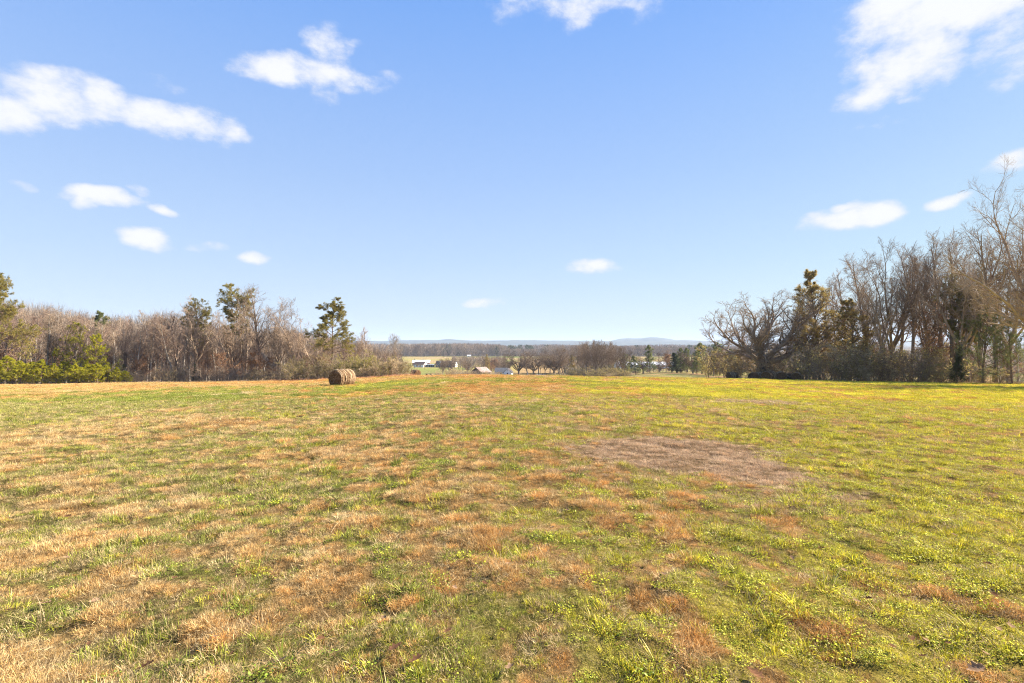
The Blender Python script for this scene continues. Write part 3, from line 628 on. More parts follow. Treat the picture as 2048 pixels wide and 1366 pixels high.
PR['mid0'] = mk_bare('mid', 73, 12, even=True, r=.4, fork=(2.6, 9, 1.05, 8.4), n1=12, ang1=.75, ratio1=.32, up1=.05, n2=6, n3=5, n4=4, rmin=.017, twig='twig_brown', bark='bark')
PR['mid1'] = mk_bare('mid', 74, 16, r=.28, fork=(4.6, 6, .62, 10.5), n1=11, ang1=.7, ratio1=.32, up1=.04, n2=6, n3=5, n4=4, rmin=.017, twig='twig_brown')
PR['mid2'] = mk_bare('mid', 76, 16, r=.22, n1=22, t1=.3, ang1=.65, ratio1=.36, up1=.08, n2=6, n3=5, n4=4, rmin=.017, twig='twig_brown')
PR['big'] = mk_bare('big', 75, 24, even=True, r=.55, fork=(5.0, 13, .95, 18.5), n1=17, ang1=.65, ratio1=.26, up1=.04, n2=7, n3=6, n4=4, rmin=.009)
PR['pale'] = mk_bare('pale', 77, 9, r=.12, n1=20, t1=.35, ang1=.65, ratio1=.38, up1=.10, n2=7, n3=6, n4=4, twig='bark_pale', bark='bark_pale')
PR['sapling'] = mk_bare('sapling', 79, 7, r=.06, n1=14, t1=.25, ang1=.6, ratio1=.3, up1=.1, n2=5, n3=4, n4=3, twig='twig')
PR['oldpine'] = mk_pine('oldpine', 81, 18, r=.24, n1=44, t1=.46, prof=lambda t: 3.6*math.sqrt(max(1-(2*abs(t-.62))**2*.55, .02))*(1 if t > .45 else .75), ang=1.35, up=.03, n2=8, n3=5, tuft=20, nl=.27, nw=.015, mat='needle_old')
PR['layerpine'] = mk_pine('layerpine', 83, 13, r=.16, n1=38, t1=.38, prof=lambda t: 3.6*(1-.55*t)+.2, ang=1.25, up=.01, n2=8, n3=5, tuft=18, nl=.22, nw=.013, mat='needle_old', lean=(.05, 0), flat=True, lt_in=.4)
PR['edgepine'] = mk_pine('edgepine', 85, 15, r=.25, n1=60, t1=.25, prof=lambda t: 5.4*(1-t)**.75+.4, ang=1.4, up=.03, n2=8, n3=5, tuft=14, nl=.22, nw=.02, mat='needle_old', flat=True, lt_in=.3)
for s in range(2): PR['youngpine%d' % s] = mk_pine('youngpine', 87+s, 3.6, r=.06, n1=40, t1=.06, prof=lambda t: 1.9*(1-t)**.8+.15, ang=1.2, up=.06, n2=6, n3=4, tuft=10, nl=.13, nw=.010, mat='needle_yel', lt_in=.2)
for s in range(2): PR['greenpine%d' % s] = mk_pine('greenpine', 90+s, 11, r=.16, n1=56, t1=.10, prof=lambda t: 3.2*(1-t)**.65*(.75+.25*math.sin(t*25))+.3, ang=1.3, up=.04, n2=6, n3=4, tuft=12, nl=.2, nw=.018, mat='needle_grn', lt_in=.25)
PR['softpine'] = mk_pine('softpine', 93, 10, r=.16, n1=40, t1=.12, prof=lambda t: 4.2*(1-t)**.6+.3, ang=1.35, up=.03, n2=7, n3=5, tuft=12, nl=.16, nw=.011, mat='needle_grn', lt_in=.3)
PR['yelpine'] = mk_pine('yelpine', 94, 9, r=.12, n1=44, t1=.12, prof=lambda t: 3.0*(1-t)**.6+.3, ang=1.3, up=.03, n2=6, n3=4, tuft=11, nl=.18, nw=.016, mat='needle_yel', lt_in=.3)
PR['cedar'] = mk_pine('cedar', 95, 9, r=.14, n1=90, t1=.04, prof=lambda t: 1.9*(1-t)**.7+.15, ang=1.0, up=.08, n2=6, n3=4, tuft=14, nl=.13, nw=.022, mat='needle_dark', lt_in=.1, spread=1.2)
PR['bigcedar'] = mk_pine('bigcedar', 96, 17, r=.26, n1=58, t1=.16, prof=lambda t: 4.6*math.sqrt(max(1-t*t, 0))*(.7+.3*math.sin(t*13))+.5, ang=1.15, up=.05, n2=8, n3=5, tuft=9, nl=.22, nw=.018, mat='needle_brn', lt_in=.3, spread=1.1)
for s in range(2): PR['olive%d' % s] = mk_shrub('olive', 100+s, 3.6, 5, 13, 4200, .05, 'olive')
for s in range(2): PR['oliveL%d' % s] = mk_shrub('oliveL', 110+s, 3.6, 5, 14, 4200, .05, 'olive_dull')
PR['yolive'] = mk_shrub('yolive', 103, 3.4, 5, 16, 5600, .05, 'yolive')
PR['tanshrub'] = mk_shrub('tanshrub', 104, 3.6, 5, 13, 3600, .05, 'tanleaf')
PR['twigshrub'] = mk_shrub('twigshrub', 105, 3.8, 5, 13, 0, .05, twig='twig', n3=6)
print('protos', {k: (round(v['h'], 1), round(v['w'], 1)) for k, v in PR.items()})

NAMES = {'bare': 'bare_tree', 'pine': 'pine_tree', 'shrub': 'shrub'}
def put(kind, px, ybase, ytop, Y, label, cat=None, group=None, wid=1.0, rz=None, name=None, simple=False, X=None, hh=None, tilt=0):
    """a tree or shrub standing on the ground at photo column px and depth Y"""
    p = PR[kind]; x = (px-1024)/F*Y if X is None else X; z = float(H(x, Y))
    if hh is None:
        hh = (CAMH-z) - (ytop-HOR)/F*Y          # height so that its top reaches photo row ytop
    s = hh/p['h']; root = empty(name or NAMES[p['kind']], (x, Y, z), random.uniform(0, 6.28) if rz is None else rz)
    if tilt: root.rotation_euler[1] = tilt
    root.scale = (s*wid, s*wid, s)
    tag(root, label, cat or {'bare': 'tree', 'pine': 'pine tree', 'shrub': 'shrub'}[p['kind']], group)
    if p['kind'] == 'bare':
        link('trunk', p['trunk'], root); link('crown', p['crown'], root)
        if p['leaves']: link('leaves', p['leaves'], root)
    elif p['kind'] == 'pine':
        link('trunk', p['trunk'], root); link('limbs', p['limbs'], root); link('crown', p['crown'], root)
    else:
        link('stems', p['crown'], root)
        if p['leaves']: link('leaves', p['leaves'], root)
    return root
random.seed(5)

# ---- left side: single trees of the copse edge
put('edgepine', -24, 770, 516, 72, 'large dark pine with drooping layered limbs cut off by the left edge', wid=.8, rz=.4)
put('yelpine', 150, 768, 644, 89, 'yellow-green pine rising above the row of young pines', wid=1.0)
put('yelpine', 190, 768, 668, 86, 'lower yellow-green pine beside the taller one behind the young pines', wid=1.0, rz=2)
put('greenpine0', 208, 768, 624, 112, 'green-topped pine poking out of the grey woods near the left', wid=1.0)
put('vase0', 392, 766, 592, 96, 'wide bare tree at the left end of the tall copse', wid=1.05, rz=1.0)
put('oldpine', 402, 766, 598, 104, 'pine with bronze crown left of the tallest pine in the copse', wid=1.0, rz=2.0)
put('oldpine', 462, 765, 568, 100, 'tallest pine of the copse with a rounded green head on a bare trunk', wid=1.15, rz=.3)
put('oak1', 462, 765, 622, 93, 'gnarled bare oak with a forked grey trunk in front of the tallest pine', wid=.95, rz=1.9)
put('tall0', 491, 764, 572, 99, 'slim bare tree just right of the tallest pine', wid=.9)
put('tall1', 519, 764, 564, 96, 'tallest bare tree of the copse with a fan of upright limbs', wid=1.25, rz=.5)
put('vase1', 556, 763, 594, 97, 'bare tree with leaning limbs right of the tallest bare tree', wid=.75, rz=2.2)
put('vase2', 592, 763, 594, 96, 'bare tree spreading to the right with forking curved limbs', wid=1.0, rz=4.3)
put('layerpine', 664, 762, 596, 93, 'lone leaning pine with flat layered limbs standing above the low thicket', wid=1.25, rz=.2)
put('oak1', 636, 762, 660, 96, 'low bare brown tree between the copse and the lone layered pine', wid=1.2)
put('oak1', 700, 758, 668, 108, 'low bare tree right of the lone layered pine', wid=.9, rz=2.6)
put('tall2', 733, 757, 651, 128, 'small round headed bare tree right of the lone pine', wid=1.1)
put('pale', 789, 756, 666, 125, 'thin pale trunked bare tree above the yellow-green thicket', wid=.9)
put('oak1', 770, 756, 690, 120, 'low bare brown tree below the pale trunked tree', wid=1.0, rz=3.0)
put('pale', 566, 762, 690, 90, 'pale bare tree leaning over to the left in front of the copse', tilt=-.6, wid=.5, rz=0)
# young pines along the far left edge
for k, (px, yt, Y) in enumerate([(-12, 716, 80), (14, 712, 81), (40, 722, 80), (62, 724, 84), (84, 719, 82), (106, 727, 81), (128, 722, 84), (150, 728, 82), (172, 724, 84), (194, 727, 83), (212, 730, 85), (232, 734, 85), (250, 741, 86)]):
    put('youngpine%d' % (k % 2), px, 768, yt, Y, 'bright yellow-green young pine in the row along the left wood', 'young pine', 'young pines along the left wood', wid=random.uniform(1.0, 1.35), name='young_pine')
# left woods: rows of slender bare trees
def top_l(px): return float(np.interp(px, [-60, 0, 60, 110, 180, 260, 320, 350, 380, 620, 700, 760, 820], [596, 600, 606, 612, 626, 630, 622, 616, 640, 655, 672, 690, 702]))
nT = 0
for Y0, step, dy in ((90, 21, 26), (98, 20, 12), (108, 19, 2)):
    px = -70 + random.uniform(0, step)
    while px < (350 if Y0 < 95 else 800):
        dens = 1.0 if px < 620 else 1.5
        yt = top_l(px)+dy*random.uniform(.4, 1.2)+random.uniform(-5, 9)
        if px > 360: yt += random.uniform(-3, 16)
        put('forest%d' % random.randrange(5), px, 766, yt, Y0+random.uniform(-3.5, 3.5), 'slender bare grey-brown tree in the dense wood on the left', group='bare trees of the left wood', wid=random.uniform(1.0, 1.5)); nT += 1
        px += step*random.uniform(.6, 1.4)*dens
for k in range(34):
    px = random.uniform(-60, 660); 
    put('leafy%d' % random.randrange(3), px, 766, random.uniform(680, 716) if px < 560 else random.uniform(700, 722), random.uniform(87, 104), 'small understory tree holding russet leaves in the left wood', 'tree', 'russet understory trees in the left wood', wid=random.uniform(.9, 1.3))
# low thicket along the edge of the left wood
for k in range(21):
    px = 225+k*19+random.uniform(-5, 5)
    put(random.choice(['twigshrub', 'olive0', 'tanshrub', 'twigshrub']), px, 765, random.uniform(722, 744), random.uniform(86, 92), 'low twiggy brush at the foot of the left wood', 'brush', 'brush along the left wood', wid=random.uniform(.8, 1.2))
for k, (px, yt, kd, Y) in enumerate([(585, 718, 'olive1', 84), (612, 712, 'olive0', 85), (640, 716, 'olive1', 84), (668, 708, 'olive0', 86), (694, 700, 'yolive', 87), (718, 703, 'yolive', 86), (742, 706, 'yolive', 87), (766, 712, 'tanshrub', 87), (706, 722, 'olive0', 83),
      (788, 716, 'olive1', 88), (806, 722, 'olive0', 90), (752, 726, 'olive1', 84), (730, 728, 'tanshrub', 83), (650, 730, 'olive1', 82), (780, 732, 'olive0', 86), (816, 732, 'twigshrub', 93)]):
    put(kd.replace('olive', 'oliveL') if kd.startswith('olive') else kd, px, 760, yt, Y, ('yellow-green' if kd == 'yolive' else 'tan' if kd == 'tanshrub' else 'leafless' if kd == 'twigshrub' else 'olive')+' bush in the thicket behind the near hay bale', 'bush', 'bushes behind the near hay bale' if kd.startswith('olive') or kd == 'yolive' else None, wid=random.uniform(.95, 1.3))
# cedars in the shade under the copse
for px in (392, 250, 590): put('cedar', px, 764, 728, 90, 'small dark cedar in the shade under the copse', 'cedar', 'small cedars under the copse', wid=1.3, name='cedar_tree')

# ---- right side
put('big', 2112, 768, 292, 50, 'huge bare tree filling the right edge with arching limbs', wid=.78, rz=.9)
put('oak0', 1528, 762, 572, 92, 'broad bare oak with wide spreading limbs above the hay bales', wid=1.3, rz=.9)
put('tall1', 1590, 762, 585, 104, 'slim upright bare tree just right of the broad oak', wid=.8, rz=3)
put('bigcedar', 1640, 762, 541, 90, 'tall bronze-green cedar right of the broad oak', wid=1.15, name='cedar_tree', cat='cedar')
put('bigcedar', 1700, 764, 600, 84, 'shorter bronze-green cedar with a ragged crown behind the beige bushes', wid=1.5, rz=2, name='cedar_tree', cat='cedar')
R_ = [(1612, 562, 96, 'tall0', .8), (1672, 548, 96, 'tall1', .9), (1690, 534, 88, 'tall2', .9), (1735, 500, 84, 'tall1', 1.0), (1762, 492, 80, 'vase0', .8), (1785, 482, 82, 'vase1', .85), (1822, 484, 80, 'tall0', 1.0), (1850, 476, 78, 'vase2', .8),
      (1878, 470, 77, 'tall2', 1.0), (1905, 462, 74, 'tall1', 1.1), (1935, 452, 72, 'vase1', .8), (1962, 470, 70, 'tall0', 1.0), (1990, 440, 68, 'tall1', 1.1), (1925, 392, 62, 'tall2', 0), (2020, 470, 66, 'vase0', .8), (2060, 430, 66, 'tall2', 1.0), (1800, 520, 90, 'forest1', 1.2), (1718, 560, 92, 'forest2', 1.2), (1648, 590, 100, 'forest0', 1.2), (1870, 520, 86, 'forest3', 1.3), (1950, 520, 80, 'forest4', 1.3)]
for px, yt, Y, kd, wd in R_:
    if wd: put(kd, px, 766, yt, Y, 'tall bare tree in the thin wood along the right side of the field', group='bare trees of the right wood', wid=wd)
for k in range(13):
    px = random.uniform(1600, 2060); put(random.choice(['forest0', 'forest2', 'forest3', 'sapling']), px, 766, random.uniform(570, 660), random.uniform(82, 110), 'slim bare tree deeper in the right wood', group='slim trees of the right wood', wid=random.uniform(.9, 1.3))
put('leafy1', 1868, 766, 560, 76, 'tree still holding russet leaves in the middle of the right wood', wid=.7)
put('oldpine', 1905, 766, 548, 74, 'bronze crowned pine near the right edge behind the dark cedar', wid=.95)
put('oldpine', 1960, 766, 560, 72, 'bronze crowned pine right of the dark cedar', wid=.9, rz=2)
put('cedar', 1914, 767, 690, 68, 'nearly black cedar at the field edge on the right', 'cedar', wid=1.15, name='cedar_tree')
put('softpine', 1966, 767, 614, 66, 'soft light green pine right of the black cedar', wid=.95)
put('softpine', 2024, 767, 640, 63, 'soft light green pine at the right edge under the huge bare tree', wid=.95, rz=2)
put('greenpine1', 1612, 764, 668, 94, 'dark green pine behind the right end of the hay bale row', wid=1.0)
for k, (px, yt, kd, Y) in enumerate([(1440, 690, 'olive0', 100), (1468, 700, 'twigshrub', 96), (1492, 712, 'tanshrub', 93), (1520, 706, 'tanshrub', 92), (1548, 700, 'tanshrub', 92), (1578, 706, 'tanshrub', 90), (1606, 712, 'twigshrub', 87),
      (1635, 694, 'olive0', 84), (1662, 682, 'tanshrub', 82), (1690, 678, 'olive1', 82), (1716, 688, 'tanshrub', 79), (1744, 690, 'olive0', 78), (1775, 700, 'twigshrub', 76), (1806, 690, 'tanshrub', 76), (1838, 686, 'olive1', 75), (1868, 700, 'twigshrub', 73), (1892, 706, 'twigshrub', 72),
      (1650, 716, 'twigshrub', 80), (1700, 716, 'olive0', 78), (1755, 722, 'tanshrub', 75), (1820, 722, 'twigshrub', 72), (1868, 728, 'olive1', 70), (1940, 726, 'twigshrub', 69), (1985, 730, 'olive0', 66), (2030, 735, 'twigshrub', 64)]):
    put(kd, px, 764, yt, Y, {'olive0': 'olive leafy', 'olive1': 'olive leafy', 'tanshrub': 'pale tan leafy', 'twigshrub': 'leafless twiggy'}[kd]+' bush at the foot of the right wood', 'bush', {'twigshrub': 'leafless bushes on the right', 'tanshrub': 'tan bushes on the right'}.get(kd, 'olive bushes on the right'), wid=random.uniform(.9, 1.25))
for k in range(13):
    px = random.uniform(1600, 2060); put(random.choice(['leafy0', 'leafy2', 'sapling', 'oak1']), px, 764, random.uniform(650, 700), random.uniform(88, 112), 'low bare understory tree behind the bushes of the right wood', group='understory trees of the right wood', wid=1.2)

# ---- middle distance
MD = [(1253, 748, 706, 205, 'greenpine0', 1.3), (1300, 742, 690, 215, 'greenpine1', 1.2), (1332, 744, 698, 210, 'leafy0', 1.2), (1354, 744, 706, 205, 'cedar', 3.0), (1374, 744, 696, 200, 'greenpine0', 1.3), (1404, 748, 686, 182, 'greenpine1', 1.7), (1440, 750, 684, 172, 'greenpine0', 1.6), (1422, 750, 712, 168, 'cedar', 2.4), (1272, 744, 712, 210, 'greenpine0', 1.9)]
LB = ['small green pine left of the long white roof', 'thin trunked pine in front of the long white roof', 'round reddish tree in front of the right end of the white roof', 'dark cedar beside the right end of the white roof', 'narrow light green pine between two broader evergreens', 'broad green pine on the bank left of the last hay bale', 'broad green pine nearest the broad oak on the bank', 'dark low cedar between the two broad pines on the bank', 'low dark pine in front of the left half of the white roof']
for (px, yb, yt, Y, kd, wd), lb in zip(MD, LB): put(kd, px, yb, yt, Y, lb, wid=wd, name='cedar_tree' if kd == 'cedar' else None, cat='cedar' if kd == 'cedar' else None)
OK_ = [(1038, 692, 262, 'mid0', 1.35, 'round headed bare oak right of the small grey roofed house'), (1056, 702, 258, 'mid2', 1.8, 'dark trunked bare tree touching the round headed oak'), (1081, 712, 262, 'mid2', 1.0, 'thin bare tree between the oaks along the driveway'), (1090, 706, 260, 'mid1', 1.3, 'forked bare tree left of the wide crowned driveway oak'),
      (1108, 691, 258, 'mid0', 1.4, 'wide crowned bare oak beside the board fence'), (1120, 694, 262, 'mid2', 1.9, 'straight bare tree right of the wide crowned driveway oak'), (1127, 692, 262, 'mid2', 1.8, 'straight bare tree left of the lone cedar'), (1146, 709, 255, 'bigcedar', .85, 'lone ragged cedar in the row of bare driveway trees'),
      (1160, 690, 255, 'mid2', 1.7, 'straight bare tree just right of the lone cedar')]
for px, yt, Y, kd, wd, lb in OK_: put(kd, px, 751, yt, Y, lb, wid=wd, name='cedar_tree' if 'cedar' in kd else None, cat='cedar' if 'cedar' in kd else None)
for k in range(16):
    px = 1163+k*5.6+random.uniform(-3, 3); put(random.choice(['mid2', 'mid2', 'mid1', 'mid1', 'mid1']), px, 753, float(np.interp(px, [1160, 1180, 1215, 1250], [684, 677, 683, 694]))+random.uniform(-2, 8), random.uniform(195, 235), 'bare tree in the clump left of the long white roof', group='bare trees left of the white roof', wid=random.uniform(.75, 1.05))
for k in range(13):
    px = 1228+k*18+random.uniform(-6, 6); put(random.choice(['leafy1', 'sapling', 'mid2', 'mid2', 'mid0']), px, 745, random.uniform(706, 724), random.uniform(205, 245), 'small bare tree among the evergreens in front of the white roof', group='small trees by the white roof', wid=random.uniform(1.2, 1.9))
for k in range(15):
    px = 1155+k*7+random.uniform(-3, 3); put(random.choice(['twigshrub', 'olive0', 'tanshrub']), px, 752, random.uniform(735, 746), random.uniform(185, 215), 'brush at the foot of the bare trees by the driveway', 'brush', 'brush by the driveway trees', wid=1.4)
for k in range(11):
    px = 1062+k*17+random.uniform(-5, 5); put(random.choice(['mid0', 'mid1', 'mid2', 'mid0']), px, 751, random.uniform(692, 708), random.uniform(285, 345), 'bare brown tree behind the driveway oaks', group='bare trees behind the driveway', wid=random.uniform(1.3, 1.7))
for k in range(15):
    px = 1136+k*8.6+random.uniform(-3, 3); put(random.choice(['twigshrub', 'tanshrub', 'olive0', 'twigshrub']), px, 752, random.uniform(728, 742) if px < 1222 else random.uniform(739, 747), random.uniform(190, 235), 'brush among the tall bare clump trees', 'brush', 'brush under the clump trees', wid=random.uniform(1.5, 2.2))
for k, (px, yt, Y, kd) in enumerate([(1262, 700, 215, 'mid2'), (1286, 704, 222, 'mid0'), (1318, 702, 220, 'mid2'), (1344, 700, 215, 'mid0'), (1362, 696, 200, 'greenpine1'), (1386, 694, 188, 'mid0'), (1394, 702, 178, 'greenpine0'), (1418, 692, 170, 'mid2'), (1428, 700, 160, 'mid0'), (1452, 690, 150, 'mid0'), (1466, 698, 140, 'greenpine1'), (1478, 704, 130, 'mid0')]):
    put(kd, px, 748, yt, Y, 'tree on the shaded bank between the white roof and the broad oak', group='trees on the shaded bank', wid=1.35 if 'pine' in kd else 1.15)
# hollow with trees round the shed
for k, (px, yt, Y, kd, wd, lb) in enumerate([(886, 712, 330, 'mid0', 1.0, 'bare brown tree in front of the dark roofed farmhouse'), (900, 714, 330, 'mid0', .9, 'bare tree at the right corner of the farmhouse'), (975, 709, 300, 'bigcedar', .9, 'dark cedar standing behind the rusty roofed shed'), (1008, 712, 330, 'mid2', 1.2, 'thin bare tree behind the small grey roofed house'),
      (845, 716, 520, 'mid0', 1.0, 'round bare tree behind the long white roofed barn'), (835, 728, 440, 'leafy1', 1.0, 'small reddish tree in front of the garage'), (840, 727, 438, 'mid0', .7, 'small bare tree on the lawn in front of the garage')]):
    put(kd, px, 750, yt, Y, lb, wid=wd, name='cedar_tree' if 'cedar' in kd else None, cat='cedar' if 'cedar' in kd else None)
for k in range(34):
    px = random.uniform(880, 1030); put(random.choice(['mid0', 'mid2', 'leafy0', 'sapling', 'mid1']), px, 750, random.uniform(710, 722), random.uniform(300, 400), 'bare tree in the brushy hollow behind the shed', group='bare trees in the hollow', wid=random.uniform(1, 1.3))
for px, yt, Y in ((892, 735, 215), (905, 738, 205), (918, 739, 200), (930, 738, 195), (938, 736, 190), (950, 740, 186), (968, 742, 185), (982, 741, 190), (992, 744, 195), (872, 744, 225)):
    put(random.choice(['twigshrub', 'tanshrub', 'olive0']), px, 751, yt, Y, 'low brush half hiding the rusty roofed shed', 'brush', 'brush round the shed', wid=1.9)
# ------------------------------------------------------------------ masses of woods farther off (one object each)
M['farwood'] = leaf_mat('far_bare_wood', (.15, .115, .09), (.36, .28, .21), .1)
M['farpine'] = leaf_mat('far_pine_wood', (.04, .055, .025), (.10, .11, .045), .1)
def mass(name, label, T, seed, n=90, w=.16, mat='farwood'):
    """T: array of trees (x, y, height, crown radius); each is a trunk and a fan of many upright twigs"""
    g = np.random.default_rng(seed); m = len(T); X, Y, Hh, Cr = [np.repeat(T[:, k], n) for k in range(4)]; z = H(X, Y); N = m*n
    t = g.uniform(.03, 1, N)**.8; a = g.uniform(0, 6.28, N); rr = Cr*np.sqrt(g.uniform(0, 1, N))*np.sqrt(np.clip(1-(2*np.abs(t-.58))**2, .08, 1))
    c = np.stack([X+np.cos(a)*rr, Y+np.sin(a)*rr, z+Hh*t*.92-.5], -1)
    d = norm(np.stack([np.cos(a)*.45*rr/Cr, np.sin(a)*.45*rr/Cr, np.ones(N)*1.0], -1)+g.normal(0, .22, (N, 3)))
    L = (Hh*g.uniform(.10, .24, N))[:, None]; s_ = norm(np.cross(d, g.normal(0, 1, (N, 3))))*w*g.uniform(.5, 1.3, N)[:, None]
    V = np.stack([c-s_, c+s_, c+d*L], 1).reshape(-1, 3); cv = np.repeat(np.clip(np.repeat(g.uniform(0, 1, m), n)*.5+g.uniform(0, .5, N), 0, 1), 3)
    # trunks
    x0, y0, h0 = T[:, 0], T[:, 1], T[:, 2]; z0 = H(x0, y0); tw = h0*.012
    Vt = np.stack([np.stack([x0-tw, y0, z0-.5], -1), np.stack([x0+tw, y0, z0-.5], -1), np.stack([x0, y0+tw*1.5, z0-.5], -1), np.stack([x0, y0, z0+h0*.85], -1)], 1).reshape(-1, 3)
    b = (np.arange(m)*4)[:, None]+3*N; Ft2 = np.concatenate([b+[0, 1, 3], b+[1, 2, 3], b+[2, 0, 3]])
    V = np.vstack([V, Vt]); Fa = np.concatenate([(np.arange(N)*3)[:, None]+np.arange(3), Ft2]); cv = np.concatenate([cv, np.repeat(g.uniform(0, .5, m), 4)])
    o = link(name, mesh_np(name, V, Fa, [M[mat]], attrs={'cv': ('FLOAT', cv.astype(np.float32))})); tag(o, label, 'woods', kind='stuff'); return o
def belt(seed, px0, px1, Ya, Yb, n, top, hmin=5, jit=.12):
    g = np.random.default_rng(seed); px = g.uniform(px0, px1, n); Y = g.uniform(Ya, Yb, n); X = (px-1024)/F*Y; z = H(X, Y)
    tp = np.array([top(p) for p in px]) if callable(top) else np.full(n, top)
    h = (CAMH-z)-(tp-HOR)/F*Y; h = np.maximum(h*(1-np.abs(g.normal(0, jit, n))), hmin); return np.stack([X, Y, h, h*g.uniform(.2, .32, n)], -1)
mass('deep_wood', 'deep bare woodland standing behind the front trees on the left', belt(1, -140, 600, 116, 190, 520, lambda p: top_l(p)+1, 5, .13), 1, n=300, w=.035)
mass('deep_wood', 'bare woodland continuing down the slope behind the lone layered pine', belt(2, 560, 800, 112, 200, 200, lambda p: top_l(p)+4, 4, .15), 2, n=300, w=.035)
mass('woods', 'brown bare woods standing beyond the valley fields', np.vstack([belt(3, 560, 1500, 840, 1000, 1500, lambda p: float(np.interp(p, [560, 800, 930, 1005, 1020, 1075, 1095, 1210, 1225, 1500], [686, 687, 685.5, 688, 696, 697, 690, 689, 691, 693])), 8, .10)]), 3, n=110, w=.28)
mass('woods', 'greyer bare woods farther up the valley behind the first belt', belt(4, 500, 1700, 1300, 2200, 1500, lambda p: 689.5+1.2*math.sin(p/37), 8, .10), 4, n=60, w=.7)
mass('woods', 'low bare woods seen through the trees on the right', belt(5, 1430, 2150, 190, 420, 420, lambda p: 700, 4, .15), 5, n=160, w=.08)
mass('pine_wood', 'scattered dark pines in the far woods', belt(6, 800, 1500, 840, 1000, 46, lambda p: 688, 8, .12), 6, n=160, w=.45, mat='farpine')
mass('hedgerow', 'brown brushy tree line behind the driveway and in front of the long white roof', belt(8, 1130, 1500, 255, 420, 190, lambda p: 738 if p > 1222 else 712, 3, .2), 8, n=150, w=.06)
mass('hedgerow', 'pale brushy hedgerow across the valley field behind the farmhouse', belt(7, 905, 1010, 400, 620, 110, lambda p: 711, 3, .2), 7, n=140, w=.10)

# distant hills
def ridge(name, label, Yc, dep, tab, seed, amp):
    a = np.linspace(-62, 62, 620)*math.pi/180; px = 1024+F*np.tan(a)
    tp = np.interp(px, [q[0] for q in tab], [q[1] for q in tab])
    rws = np.linspace(-1, 1, 17); V = []
    for q in rws:
        Y = Yc+q*dep; x = np.tan(a)*Y
        top = CAMH+(HOR-tp+1.3)/F*Yc+(fbm(a*90, a*0+q*1.5, seed, 4)-.5)*amp
        base = -34.; prof = (1-abs(q)**1.6)
        V.append(np.stack([x, np.full_like(x, Y), base+(top-base)*prof], -1))
    V = np.stack(V, 0).reshape(-1, 3); n = len(a); ii, jj = np.meshgrid(np.arange(len(rws)-1), np.arange(n-1), indexing='ij'); b = ii*n+jj
    o = link(name, mesh_np(name, V, np.stack([b, b+1, b+n+1, b+n], -1).reshape(-1, 4), [M['hill']], smooth=True)); tag(o, label, 'hill', kind='structure')
M['hill'] = rough_mat('wooded_hill', (.03, .03, .022), (.10, .09, .055), .012, bump=0, detail=8)
ridge('hills', 'long low wooded ridge fading blue on the horizon', 4600, 500, [(-900, 682), (300, 683), (700, 682.5), (760, 683), (820, 681.5), (880, 680.8), (900, 679.3), (912, 680.8), (960, 682.6), (1000, 682), (1060, 681.2), (1110, 682.3), (1200, 683), (1300, 684), (1440, 684), (1700, 682), (3000, 682)], 71, 6)
ridge('hills', 'humped hill fading blue behind the long white roof', 5400, 450, [(-900, 690), (1190, 689), (1215, 684), (1240, 679), (1256, 677), (1268, 678.2), (1282, 678), (1300, 675.3), (1318, 676.6), (1335, 678.5), (1352, 681.5), (1372, 680.8), (1400, 682.5), (1450, 683.5), (1500, 686), (1700, 688), (3000, 690)], 72, 6)

